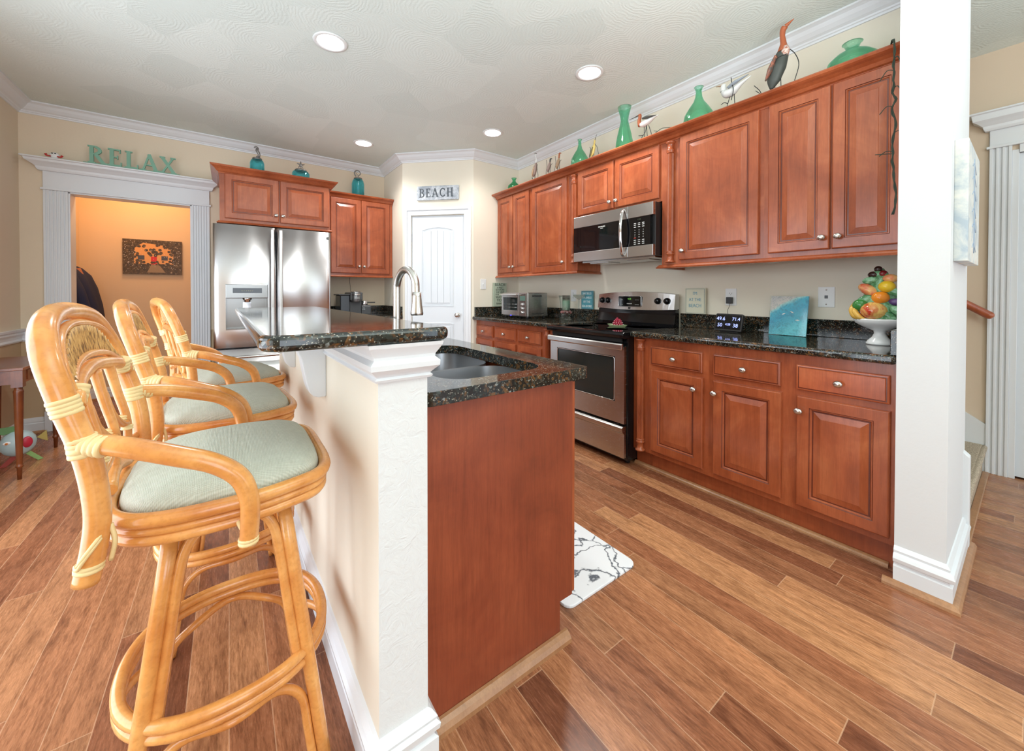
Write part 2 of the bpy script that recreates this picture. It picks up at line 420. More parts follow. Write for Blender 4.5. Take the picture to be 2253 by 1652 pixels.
        if not closed: s.add(vs[:k], [tuple(range(k))]); s.add(vs[-k:], [tuple(range(k))[::-1]])
        return s
    def rings(s, x0, x1, z0, z1, rg, dark=None):   # nested rectangles facing -y
        vs = []; fs = []
        for i, (a, y) in enumerate(rg):
            vs += [(x0+a,y,z0+a),(x1-a,y,z0+a),(x1-a,y,z1-a),(x0+a,y,z1-a)]
        n0 = len(s.f)
        for i in range(len(rg)-1):
            for k in range(4): fs.append((i*4+k, i*4+(k+1)%4, i*4+4+(k+1)%4, i*4+4+k))
        n = (len(rg)-1)*4; fs.append((n,n+1,n+2,n+3)); fs.append((3,2,1,0))
        s.add(vs, fs)
        for i in dark or ():
            for k in range(4): s.mi[n0+i*4+k] = 1
        return s
    def ball(s, c, r, seg=12, sc=(1,1,1)):
        prof = [(max(1e-7, sin(pi*i/8))*r, -cos(pi*i/8)*r*sc[2]) for i in range(9)]
        return s.lathe([(p[0] if p[0] > 1e-6 else 0, p[1]) for p in prof], c, seg, sx=sc[0], sy=sc[1])
    def build(s, name, mats, parent=None, bev=0, label=None, loc=None, rotz=0, seg=2):
        me = bpy.data.meshes.new(name)
        me.from_pydata(s.v, [], s.f)
        for m in (mats if isinstance(mats, (list, tuple)) else [mats]): me.materials.append(M[m] if isinstance(m, str) else m)
        me.polygons.foreach_set('material_index', s.mi); me.polygons.foreach_set('use_smooth', s.sm)
        me.update()
        bm = bmesh.new(); bm.from_mesh(me); bmesh.ops.remove_doubles(bm, verts=bm.verts, dist=1e-6)
        bmesh.ops.recalc_face_normals(bm, faces=bm.faces); bm.to_mesh(me); bm.free()
        o = bpy.data.objects.new(name, me); COL.objects.link(o)
        if parent is not None: o.parent = parent
        if loc: o.location = loc
        if rotz: o.rotation_euler.z = rotz
        if bev:
            b = o.modifiers.new('b', 'BEVEL'); b.width = bev; b.segments = seg; b.limit_method = 'ANGLE'; b.angle_limit = radians(40)
        if label: o['label'] = label
        return o
def thing(name, label, cat, loc=(0,0,0), rotz=0, group=None):
    o = bpy.data.objects.new(name, None); o.empty_display_size = .05; COL.objects.link(o)
    o.location = loc; o.rotation_euler = (0,0,rotz); o['label'] = label; o['category'] = cat
    if group: o['group'] = group
    return o
def tag(o, label, cat, group=None):
    o['label'] = label; o['category'] = cat
    if group: o['group'] = group
    return o
def struct(o): o['kind'] = 'structure'; return o
def dup(root, loc, rotz, label, group=None):
    def cp(o, par):
        c = o.copy(); COL.objects.link(c)
        if par: c.parent = par
        for ch in list(o.children): cp(ch, c)
        return c
    r = cp(root, None); r.location = loc; r.rotation_euler = (0,0,rotz); r['label'] = label
    if group: r['group'] = group
    return r
def text_mb(txt, size, mb, T, depth=.002, align='CENTER', sx=1.0):
    cu = bpy.data.curves.new('t', 'FONT'); cu.body = txt; cu.size = size; cu.extrude = depth/2; cu.align_x = align; cu.align_y = 'CENTER'
    cu.resolution_u = 3
    o = bpy.data.objects.new('t', cu); COL.objects.link(o)
    bpy.context.view_layer.update()
    dg = bpy.context.evaluated_depsgraph_get(); me = bpy.data.meshes.new_from_object(o.evaluated_get(dg))
    old = mb.T; mb.T = T @ Matrix.Diagonal((sx,1,1,1))
    mb.add([tuple(v.co) for v in me.vertices], [tuple(p.vertices) for p in me.polygons]); mb.T = old
    bpy.data.objects.remove(o); bpy.data.meshes.remove(me)
FRONT = Matrix.Rotation(radians(90), 4, 'X')          # text plane -> facing -y
def at(x, y, z): return Matrix.Translation((x,y,z)) @ FRONT
R90 = radians(90)
# ================================================================== ROOM SHELL
CE = 2.733; W = 2.818; YB = 4.922; Y3 = 3.688; XL = -1.39; YR = -3.4; XH = 4.0
struct(MB().box(-1.6, 5.4, YR-.2, 6.3, -.08, 0).build('floor', 'floor'))
struct(MB().box(-1.6, 5.4, YR-.2, 6.3, CE, CE+.08).build('ceiling', 'ceiling'))
def walls(name, boxes, mat):
    m = MB()
    for b in boxes: m.box(*b)
    return struct(m.build(name, mat))
OX0, OX1, OZ = -1.116, -.297, 2.035
walls('wall_back', [(XL-.12,OX0,YB,YB+.13,0,CE),(OX1,1.73,YB,YB+.13,0,CE),(OX0,OX1,YB,YB+.13,OZ,CE)], 'wall_left')
walls('wall_left', [(XL-.12,XL,YR,.35,0,CE),(XL-.12,XL,3.2,YB+.13,0,CE),(XL-.12,XL,.35,3.2,0,.08),(XL-.12,XL,.35,3.2,2.25,CE)], 'wall_left')
walls('wall_right', [(W,W+.09,.33,Y3+.1,0,CE)], 'wall')
walls('wall_back_right', [(2.189,W,Y3,Y3+.1,0,CE)], 'wall')
walls('wall_pantry_side', [(1.601,1.70,4.276,YB,0,CE)], 'wall')
walls('wall_right_end', [(2.16,2.74,.19,.33,0,CE)], 'wall_white')
walls('wall_hall_right', [(XH,XH+.12,YR,-.78,0,CE),(XH,XH+.12,.09,3.7,0,CE),(XH,XH+.12,-.78,.09,2.06,CE)], 'wall_hall')
walls('wall_hall_back', [(2.91,XH,3.5,3.6,0,CE)], 'wall_hall')
walls('wall_rear', [(XL-.12,-.95,YR-.12,YR,0,CE),(.85,2.2,YR-.12,YR,0,CE),(3.8,XH+.12,YR-.12,YR,0,CE),(-.95,.85,YR-.12,YR,0,.1),(-.95,.85,YR-.12,YR,2.5,CE),(2.2,3.8,YR-.12,YR,0,.15),(2.2,3.8,YR-.12,YR,2.4,CE)], 'wall')
walls('wall_utility_left', [(-1.42,-1.30,YB+.13,6.05,0,CE)], 'wall_peach')
walls('wall_utility_back', [(-1.42,.6,6.05,6.15,0,CE)], 'wall_peach')
walls('wall_utility_right', [(.5,.6,YB+.13,6.05,0,CE)], 'wall_peach')
# diagonal pantry wall, local frame: x along the wall, -y out of the wall
DG = (1.601, 4.276, 0); RD = radians(-45)
m = MB().box(0,.11,0,.1,0,CE).box(.725,.8315,0,.1,0,CE).box(.11,.725,0,.1,2.045,CE)
struct(m.build('wall_pantry_front', 'wall', loc=DG, rotz=RD))
# half wall carrying the bar
m = MB(); m.poly_prism([(.274,.89),(.395,.89),(.395,2.68),(.2395,2.68)],0,1.0495); m.cur = 1; m.box(.2745,.3945,.888,.8905,0,1.0495)
struct(m.build('wall_island', ['wall','plaster']))
# windows (outside the frame, they let the daylight in)
def window(name, loc, rotz, w, z0, z1, panes):
    f = MB(); f.box(0,w,.03,.09,z0,z0+.07); f.box(0,w,.03,.09,z1-.07,z1)
    for i in range(panes+1): x = (w-.07)*i/panes; f.box(x,x+.07,.03,.09,z0,z1)
    o = struct(f.build(name, 'trim', loc=loc, rotz=rotz)); o['label'] = 'white framed glazed opening'
    return o
window('window_1', (-.95,YR-.11,0), 0, 1.8, .1, 2.5, 2)
window('window_2', (2.2,YR-.11,0), 0, 1.6, .15, 2.4, 2)
window('window_3', (XL-.0,3.2,0), radians(-90), 2.85, .08, 2.25, 3).location.x = XL-.12
# mouldings
crown = [(0,2.647),(.010,2.647),(.013,2.657),(.020,2.660),(.024,2.668),(.040,2.676),(.060,2.694),(.074,2.712),(.086,2.718),(.0985,2.722),(.0985,2.7325),(0,2.7325)]
m = MB().sweep([(XL,YR),(XL,YB),(1.601,YB),(1.601,4.276),(2.189,Y3),(W,Y3),(W,.33)], crown, -1)
struct(m.build('trim_1', 'trim'))['label'] = 'white crown moulding under the ceiling'
rail = [(0,.768),(.012,.768),(.018,.780),(.010,.795),(.014,.815),(.026,.835),(.020,.848),(.034,.858),(.038,.874),(0,.874)]
struct(MB().sweep([(XL,3.25),(XL,YB),(-1.257,YB)], rail, -1).build('trim_2', 'trim'))['label'] = 'white chair rail'
base = [(0,0),(.016,0),(.016,.080),(.011,.086),(.013,.096),(.010,.112),(.004,.128),(0,.128)]
qr = [(0,0),(.018,0),(.017,.008),(.012,.014),(.005,.018),(0,.019)]
struct(MB().sweep([(XL,3.25),(XL,YB),(-1.257,YB)], base, -1).build('baseboard_back', 'trim'))
struct(MB().sweep([(XL+.016,3.25),(XL+.016,YB-.016),(-1.257,YB-.016)], qr, -1).build('trim_3', 'oak'))['label'] = 'oak shoe moulding along the left corner'
struct(MB().sweep([(-1.30,YB+.13),(-1.30,6.05),(.5,6.05),(.5,5.1)], base, -1).build('baseboard_utility', 'trim'))
struct(MB().sweep([(-1.284,YB+.13),(-1.284,6.034),(.484,6.034)], qr, -1).build('trim_4', 'oak'))['label'] = 'oak shoe moulding in the utility room'
bb2 = [(0,0),(.020,0),(.020,.062),(.012,.068),(.012,.076),(.022,.084),(.024,.098),(.016,.106),(.018,.114),(.008,.128),(0,.132)]
struct(MB().sweep([(.2395,2.68),(.274,.888),(.395,.888),(.395,.935)], bb2, -1).build('baseboard_island', 'trim'))
bb3 = [(0,0),(.018,0),(.018,.078),(.010,.084),(.010,.090),(.022,.098),(.025,.112),(.020,.124),(.010,.130),(.012,.140),(.004,.152),(0,.154)]
struct(MB().sweep([(2.16,.33),(2.16,.19),(2.70,.19)], bb3, -1).build('baseboard_right_end', 'trim'))
struct(MB().sweep([(2.142,.36),(2.142,.172),(2.76,.172)], [(0,0),(.022,0),(.021,.010),(.015,.018),(.006,.023),(0,.024)], -1).build('trim_5', 'oak'))['label'] = 'oak shoe moulding at the wall end'
cap = [(0,.960),(.007,.960),(.010,.966),(.005,.971),(.013,.980),(.023,.990),(.024,1.002),(.014,1.012),(.015,1.019),(.028,1.026),(.030,1.0345),(0,1.0345)]
struct(MB().sweep([(.263,1.48),(.274,.888),(.395,.888),(.395,2.68)], [(d,z if z<1.02 else z+.015) for d,z in cap], -1).build('trim_6', 'trim'))['label'] = 'white capital moulding below the bar top'

# doorway casing of the utility room
def fluted(m, x0, x1, z0, z1, y=0, n=5, t=.018):
    m.box(x0,x1,y-t*.6,y,z0,z1); w = (x1-x0); e = .014
    m.box(x0,x0+e,y-t,y-t*.6,z0,z1); m.box(x1-e,x1,y-t,y-t*.6,z0,z1)
    s = (w-2*e)/(2*n+1)
    for i in range(n): xx = x0+e+s*(2*i+1); m.box(xx,xx+s,y-t,y-t*.6,z0,z1)
def head(m, x0, x1, zb, zf, zt, y=0, over=.1):   # bead, frieze, crown
    m.box(x0-.012,x1+.012,y-.030,y,zb,zb+.016); m.box(x0,x1,y-.020,y,zb+.016,zf)
    prof = [(0,zf),(.022,zf),(.030,zf+.014),(.034,zf+.03),(.058,zf+.05),(.080,zf+.064),(.086,zt-.014),(.1,zt-.01),(.1,zt),(0,zt)]
    k = over/.1; prof = [(d*k,z) for d,z in prof]
    m.sweep([(x1,y),(x1,y-.001),(x0,y-.001),(x0,y)], prof, 1 if 0 else -1) if 0 else None
    # crown with returns: path runs right->left, outside = -y
    m.sweep([(x0,y),(x0,y-.02),(x1,y-.02),(x1,y)], prof, -1)
m = MB()
fluted(m, -1.257,OX0,.17,2.035,YB); fluted(m, OX1,-.158,.17,2.035,YB)
m.box(-1.262,OX0+.003,YB-.024,YB,0,.17); m.box(OX1-.003,-.153,YB-.024,YB,0,.17)
m.box(OX0,OX0+.012,YB-.01,YB+.135,0,OZ); m.box(OX1-.012,OX1,YB-.01,YB+.135,0,OZ); m.box(OX0,OX1,YB-.01,YB+.135,OZ-.012,OZ+.002)
head(m, -1.257,-.158,2.035,2.19,2.285,YB)
struct(m.build('trim_7', 'trim', bev=.0015))['label'] = 'white fluted doorway casing with crown head'
# pantry door and casing
m = MB()
def casing(m, x0, x1, x2, x3, zt, zi):
    for a, b, s in ((x0,x1,1),(x3,x2,-1)):
        lo, hi = min(a,b), max(a,b)
        m.box(lo,hi,-.012,0,0,zt)
        m.box(min(a,a+s*.026),max(a,a+s*.026),-.022,-.012,0,zt)
        m.box(min(b,b-s*.012),max(b,b-s*.012),-.017,-.012,0,zi+.012)
    m.box(x1,x2,-.012,0,zi,zt); m.box(x0+.026,x3-.026,-.022,-.012,zt-.026,zt); m.box(x1-.0,x2,-.017,-.012,zi,zi+.012)
casing(m,.034,.108,.727,.806,2.13,2.050)
struct(m.build('trim_8', 'trim', loc=DG, rotz=RD, bev=.002))['label'] = 'white moulded casing around the pantry door'
d = MB().box(.113,.722,.006,.041,.012,2.042)
def arch_pts(x0, x1, z0, z1, rise, n=8):
    pts = [(x0,z0),(x1,z0)]
    for i in range(n+1):
        t = i/n; x = x1+(x0-x1)*t; pts.append((x, z1-rise+rise*(1-(2*t-1)**2)))
    return pts
for z0, z1, rise in ((1.026,1.913,.035),(.15,.829,0)):
    x0, x1 = .232, .597
    P = arch_pts(x0,x1,z0,z1,rise)
    d.tube([(x,.006,z) for x,z in P], .0075, 6, closed=True, lin=True, smooth=False)
    P2 = arch_pts(x0+.014,x1-.014,z0+.014,z1-.014,rise)
    d.tube([(x,.006,z) for x,z in P2], .003, 5, closed=True, lin=True, smooth=False)
    xa, xb = x0+.035, x1-.035; wv = (xb-xa)/4
    for i in range(4):
        a = xa+wv*i+.002; b_ = xa+wv*(i+1)-.002
        f = lambda x: z1-.035-rise+rise*(1-(2*(x-x0)/(x1-x0)-1)**2)
        d.prism_y([(a,z0+.035),(b_,z0+.035),(b_,f(b_)),(a,f(a))], -.0, .006)
door1 = struct(d.build('door_1', 'door_paint', loc=DG, rotz=RD, bev=.0015)); door1['label'] = 'white pantry door with arched plank panel'
def doorknob(par, x, z, y=.006):
    MB().lathe([(0,.0),(.026,0),(.027,-.004),(.022,-.008),(.010,-.010),(.009,-.026),(.016,-.032),(.024,-.042),(.026,-.052),(.022,-.060),(.012,-.065),(0,-.066)], (x,y,z), 20, 'y').build('door_knob', 'nickel', par)
doorknob(door1,.652,.926)
for z in (1.80,):
    MB().box(.106,.114,-.006,.006,z-.045,z+.045).build('hinge', 'nickel', door1, label='satin nickel hinge')
struct(MB().box(.0,.62,.0,.02,0,2.1).build('wall_pantry_inner', 'dark_gap', loc=(DG[0]+.09+.08,DG[1]-.08+.09,0), rotz=RD))
# hall door on the far right, frame faces -x
m = MB(); fluted(m,-.19,-.10,.0,2.10,0,2,.022); m.box(-.10,-.072,-.014,0,0,2.07); m.box(-.072,.80,-.02,0,2.05,2.10); m.box(.78,.88,-.022,0,0,2.10)
head(m,-.19,.88,2.10,2.215,2.33,0,.085)
struct(m.build('trim_9', 'trim', loc=(XH,0,0), rotz=-R90, bev=.002))['label'] = 'white fluted casing around the hall door'
d = MB().box(-.085,.775,.01,.045,.012,2.05)
for zz0, zz1 in ((.2,.95),(1.1,1.9)): d.rings(.04,.36,zz0,zz1,[(0,.0095),(.01,.004),(.03,.009),(.05,.006)]); d.rings(.44,.74,zz0,zz1,[(0,.0095),(.01,.004),(.03,.009),(.05,.006)])
door2 = struct(d.build('door_2', 'door_paint', loc=(XH,0,0), rotz=-R90, bev=.0015)); door2['label'] = 'white panelled hall door'
doorknob(door2,.70,.95,.01)
struct(MB().box(.1,.12,-.1,.9,0,2.1).build('wall_hall_inner', 'dark_gap', loc=(XH+.0,-.8,0)))
# stairs
st = thing('staircase', 'beige carpeted stairs rising behind the white wall end', 'stairs', (2.76,.2,0))
m = MB()
for i in range(7):
    if i == 1: m.box(.155,1.225,.12,.30,0,.179)
    xs = 0 if i == 0 else .155
    m.box(xs,1.225,.26*i,.26*i+(.30 if i else .12),(.185*i if i else 0),.185*(i+1)-.006); m.tube([(xs,.26*i-.004,.185*(i+1)-.022),(1.225,.26*i-.004,.185*(i+1)-.022)],.017,8)
m.build('carpeted_steps', 'carpet', st, bev=.01)
def skirt(x0, x1, nm):
    MB().prism_x([(-.03,0),(.0,0),(1.9,1.35),(1.9,1.62),(-.03,.30)], x0, x1).build(nm, 'trim', st)
skirt(1.226,1.238,'skirt_board'); MB().prism_x([(-.03,0),(.055,0),(.055,.45),(.02,.48),(-.03,.43)], -.078, -.032).build('skirt_end', 'trim', st, bev=.004)
MB().tube([(1.16,-.02,1.03),(1.16,1.9,2.42)], .024, 12).ball((1.16,-.02,1.03),.024).build('handrail', 'cab', st)
MB().tube([(1.24,.3,1.2),(1.19,.3,1.2),(1.16,.3,1.25)], .007, 8).build('rail_bracket', 'nickel', st)
MB().box(0,1.2,-.03,.0,0,.012).build('nosing_strip', 'oak', st, bev=.004)
# canvas on the wall end
cv = tag(MB().box(0,.44,-.036,0,0,.46).build('canvas_print', [m_mottled('seashore_print', S(176,190,200), S(232,232,224), 9, S(196,176,170))], loc=(2.235,.19,1.29), bev=.002), 'pale seashore canvas print hanging on the side of the wall end', 'picture')
fr = MB(); 
for z in (.06,.14,.2,.27,.33,.38): fr.tube([(.14,-.036,z),(.2,-.036,z+.02),(.28,-.036,z-.01)],.002,5)
fr.tube([(.2,-.037,.04),(.21,-.037,.2),(.2,-.036,.42)],.002,5).build('painted_sprig', C('slate_blue',160,180,204), cv)
# ================================================================== CABINETS
DOOR = [(0,0),(0,-.015),(.003,-.019),(.006,-.020),(.050,-.020),(.053,-.0165),(.056,-.0165),(.060,-.011),(.066,-.011),(.092,-.0175),(.094,-.0185)]
DRAW = [(0,0),(0,-.012),(.003,-.015),(.008,-.016),(.011,-.016),(.014,-.020)]
def door_part(par, x0, x1, z0, z1, knob=None, rg=None, mat='cab', nm='door', y=.02):
    o = MB().rings(x0,x1,z0,z1,[(a,b+y) for a,b in (rg or DOOR)],(3,) if rg else (4,7)).build(nm, [mat,'cab_dark'], par)
    if knob: knob_part(o, knob[0], knob[1], y-.02)
    return o
def knob_part(par, x, z, y=0, nm='knob'):
    m = MB(); m.lathe([(.0,.001),(.009,.0),(.008,-.004),(.006,-.010),(.007,-.014),(.0165,-.018),(.0185,-.022),(.0172,-.027),(.011,-.031),(0,-.033)], (x,y,z), 16, 'y', 1, .82)
    return m.build(nm, 'nickel', par)
def base_cab(name, label, loc, rotz, w, drawers, doors, depth=.60, toe=.066, group=None, end=None):
    t = thing(name, label, 'cabinet', loc, rotz, group)
    m = MB().box(0,w,.02,depth,.115,.876); m.box(0,w,toe,depth,0,.116)
    m.build('body', 'cab', t)
    for x0, x1, fig in drawers:
        d = door_part(t,x0,x1,.704,.824,((x0+x1)/2,.762),DRAW,'cab_figured' if fig else 'cab','drawer')
    for x0, x1, kx in doors: door_part(t,x0,x1,.145,.675,(kx,.605))
    return t
PR = lambda y: (2.208, y, 0)      # right-hand wall run, faces -x, local x runs toward the viewer
G1 = 'base cabinets right of the range'
base_cab('base_cabinet','cherry base cabinet with one drawer, nearest the range on its right side',PR(1.50),-R90,.39,[(.019,.357,0)],[(.024,.363,.317)],group=G1)
base_cab('base_cabinet','cherry base cabinet with one drawer, middle of the three right of the range',PR(1.11),-R90,.395,[(.031,.360,0)],[(.032,.366,.045)],group=G1)
base_cab('base_cabinet','cherry base cabinet with streaky figured drawer beside the white wall end',PR(.715),-R90,.383,[(.032,.359,1)],[(.035,.361,.048)],group=G1)
G2 = 'base cabinets left of the range'
base_cab('base_cabinet','cherry base cabinet left of the range, beside the pantry wall',PR(3.686),-R90,.368,[(.02,.347,0)],[(.02,.347,.312)],group=G2)
base_cab('base_cabinet','cherry base cabinet left of the range, middle of that short run',PR(3.318),-R90,.392,[(.021,.373,0)],[(.021,.373,.06)],group=G2)
base_cab('base_cabinet','cherry base cabinet adjoining the left fluted post by the range',PR(2.926),-R90,.376,[(.022,.355,0)],[(.022,.355,.058)],group=G2)
def column(m, x, z0, z1, r=.019, y=.02):
    seg = 28; zs0, zs1 = z0+.075, z1-.075; vs = []; fs = []
    for z in (zs0, zs1):
        for k in range(seg): rr = r*(.80 if k % 2 else 1.0); a = 2*pi*k/seg; vs.append((x+rr*cos(a), y+rr*sin(a), z))
    for k in range(seg): fs.append((k,(k+1)%seg,(k+1)%seg+seg,k+seg))
    m.add(vs, fs)
    for s, zb in ((1,z0),(-1,z1)):
        m.lathe([(0,zb),(r*1.5,zb),(r*1.5,zb+s*.008),(r*1.05,zb+s*.014),(r*.95,zb+s*.03),(r*1.0,zb+s*.050),(r*1.3,zb+s*.056),(r*1.3,zb+s*.063),(r*1.05,zb+s*.068),(r*1.25,zb+s*.073),(r*1.0,zb+s*.08),(0,zb+s*.08)], (x,y,0), 20)
def post_panel(name, label, loc, w, xc, z0, z1, depth, zc0, zc1, toe=None, grp=None):
    t = thing(name, label, 'cabinet filler', loc, -R90, grp)
    m = MB().box(0,w,.02,depth,z0,z1)
    if toe: m.box(0,w,toe,depth,0,z0)
    m.build('panel', 'cab', t)
    m = MB(); column(m, xc, zc0, zc1, .0215, .008); m.build('fluted_column', 'cab', t)
    return t
post_panel('fluted_post_filler','base filler with fluted column on the right side of the range',PR(1.617),.117,.060,.115,.876,.60,.12,.865,.062)
post_panel('fluted_post_filler','base filler with fluted column on the left side of the range',PR(2.55),.16,.062,.115,.876,.60,.12,.865,.062)
# oak shoe along the toe kicks
tag(MB().sweep([(2.27,1.628),(2.27,.362)], qr, -1).build('shoe_moulding', 'oak'), 'oak shoe moulding under the cabinets right of the range', 'moulding')
# upper cabinets
UF = lambda y: (2.493, y, 0)
def upper_cab(label, loc, rotz, w, z0, z1, doors, depth=.325, group=None, zk=None, zd=(.025,.03)):
    t = thing('wall_cabinet', label, 'cabinet', loc, rotz, group)
    MB().box(0,w,.02,depth,z0,z1).build('body', 'cab', t)
    for x0, x1, kx in doors: door_part(t,x0,x1,z0+zd[0],z1-zd[1],(kx,zk or z0+.085))
    return t
G3 = 'cherry wall cabinets along the range wall'
upper_cab('narrow two-door cherry wall cabinet in the corner beside the pantry wall',UF(3.686),-R90,.606,1.372,2.290,[(.03,.306,.282),(.322,.590,.344)],group=G3,zd=(.025,.053))
upper_cab('single-door cherry wall cabinet left of the microwave',UF(3.08),-R90,.55,1.372,2.290,[(.04,.532,.500)],group=G3,zd=(.0,.053))
upper_cab('short two-door cherry cabinet above the microwave',UF(2.42),-R90,.83,1.83,2.290,[(.017,.406,.380),(.420,.813,.446)],group=G3,zk=1.905,zd=(.022,.053))
upper_cab('wide single-door cherry wall cabinet right of the microwave',UF(1.47),-R90,.53,1.372,2.290,[(.019,.507,.048)],group=G3,zd=(.025,.053))
upper_cab('tall two-door cherry wall cabinet beside the white wall end, vine hanging on it',UF(.94),-R90,.608,1.372,2.290,[(.027,.307,.279),(.316,.582,.345)],group=G3,zd=(.025,.053))
post_panel('wall_cabinet_filler','upper filler with fluted column left of the microwave',UF(2.53),.11,.074,1.372,2.290,.325,1.44,2.225)
post_panel('wall_cabinet_filler','upper filler with fluted column right of the microwave',UF(1.59),.12,.07,1.372,2.290,.325,1.385,2.225)
ccr = [(-.02,2.235),(.004,2.235),(.008,2.243),(.020,2.248),(.030,2.262),(.050,2.272),(.068,2.276),(.080,2.281),(.086,2.290),(.080,2.298),(-.02,2.298)]
tag(MB().sweep([(2.513,3.686),(2.513,.332)], ccr, -1).build('crown_moulding', 'cab'), 'cherry crown moulding along the top of the range wall cabinets', 'moulding')
lr = [(-.01,1.345),(.026,1.345),(.028,1.352),(.022,1.356),(.018,1.364),(.010,1.370),(-.01,1.372)]
tag(MB().sweep([(2.505,3.686),(2.505,2.42),(2.80,2.42)], lr, -1).build('cabinet_light_rail', 'cab'), 'cherry bottom rail under the wall cabinets left of the microwave', 'moulding')
tag(MB().sweep([(2.80,1.59),(2.505,1.59),(2.505,.332)], lr, -1).build('cabinet_light_rail', 'cab'), 'cherry bottom rail under the wall cabinets right of the microwave', 'moulding')
# refrigerator wall
t = thing('wall_cabinet', 'deep two-door cherry cabinet above the refrigerator', 'cabinet', (-.067,4.222,0), 0)
MB().box(0,.896,.02,.698,1.805,2.286).build('body', 'cab', t)
door_part(t,.037,.448,1.833,2.228,(.425,1.895)); door_part(t,.459,.885,1.833,2.228,(.481,1.895))
lr2 = [(-.01,1.788),(.020,1.788),(.022,1.794),(.014,1.800),(.008,1.808),(-.01,1.808)]
cr2 = [(0,2.225),(.006,2.225),(.010,2.235),(.020,2.240),(.034,2.258),(.050,2.270),(.060,2.276),(.066,2.290),(0,2.290)]
MB().sweep([(0,.69),(0,.02),(.896,.02),(.896,.69)], lr2, -1).build('bottom_moulding', 'cab', t)
MB().sweep([(0,.69),(0,.02),(.896,.02),(.896,.69)], cr2, -1).build('crown', 'cab', t)
t = thing('wall_cabinet', 'two-door cherry cabinet over the coffee maker, right of the refrigerator', 'cabinet', (.832,4.592,0), 0)
MB().box(0,.765,.02,.328,1.372,2.286).build('body', 'cab', t)
door_part(t,.073,.396,1.397,2.235,(.372,1.475)); door_part(t,.403,.727,1.397,2.235,(.427,1.475))
MB().sweep([(0,.02),(.766,.02)], [(d,z-.435) for d,z in lr2], -1).build('bottom_moulding', 'cab', t)
MB().sweep([(0,.02),(.766,.02)], cr2, -1).build('crown', 'cab', t)
base_cab('base_cabinet','cherry base cabinet under the coffee maker, right of the refrigerator',(.832,4.30,0),0,.765,[(.03,.37,0),(.39,.74,0)],[(.03,.37,.33),(.39,.74,.43)])
# granite worktops
def worktop(name, label, pts, z0=.876, z1=.914, bev=.014, cat='worktop'):
    t = thing(name, label, cat, (pts[0][0],pts[0][1],z0))
    m = MB(); m.T = Matrix.Translation((-pts[0][0],-pts[0][1],-z0)); m.poly_prism(pts, z0, z1)
    m.build('slab', 'granite', t, bev=bev, seg=4); return t, m.T
t, T = worktop('granite_worktop','dark granite worktop right of the range, carrying the clock and the fruit bowl',[(2.168,.332),(2.816,.332),(2.816,1.612),(2.168,1.612)])
m = MB(); m.T = T; m.box(2.797,2.817,.332,1.612,.9145,1.016); m.build('backsplash','granite',t,bev=.002)
m = MB(); m.T = T; m.box(2.182,2.796,.332,.352,.9145,1.016); m.build('side_splash','granite',t,bev=.002)
t, T = worktop('granite_worktop','dark granite worktop left of the range, carrying the toaster oven',[(2.168,2.378),(2.816,2.378),(2.816,3.686),(2.168,3.686)])
m = MB(); m.T = T; m.box(2.797,2.817,2.378,3.667,.9145,1.016); m.build('backsplash','granite',t,bev=.002)
m = MB(); m.T = T; m.box(2.20,2.817,3.667,3.687,.9145,1.016); m.build('backsplash','granite',t,bev=.002)
t, T = worktop('granite_worktop','dark granite worktop under the coffee maker',[(.832,4.265),(1.60,4.265),(1.60,4.920),(.832,4.920)])
m = MB(); m.T = T; m.box(.832,1.58,4.90,4.92,.9145,1.016); m.build('backsplash','granite',t,bev=.002)
m = MB(); m.T = T; m.box(1.58,1.60,4.28,4.92,.9145,1.016); m.build('backsplash','granite',t,bev=.002)
# ------------------------------------------------------------------ island
t = thing('island_cabinet','cherry island sink cabinet with plain dark end panel and toe notch','cabinet',(.398,.935,0))
m = MB(); m.poly_prism([(0,.02),(.548,.02),(.548,1.75),(0,1.75)],.13,.62); m.box(0,.498,.02,1.75,0,.131)
m.box(.51,.548,.02,1.75,.62,.875); m.box(0,.548,.84,1.75,.62,.875)
m.build('body','cab',t)
m = MB(); m.prism_y([(0,0),(.493,0),(.493,.130),(.550,.130),(.550,.875),(0,.875)],0,.018); m.build('end_panel','cab_panel',t)
for x0 in (.005,.44,.875,1.31):
    m = MB(); m.T = Matrix.Translation((.568,0,0)) @ Matrix.Rotation(R90,4,'Z')
    m.rings(x0,x0+.42,.135,.862,[(a,b+.018) for a,b in DOOR],(4,7)); m.build('door',['cab','cab_dark'],t)
m = MB().sweep([(0,-.001),(.520,-.001)],[(0,0),(.028,0),(.027,.012),(.019,.022),(.008,.029),(0,.030)],-1); m.build('shoe_moulding','oak',t)
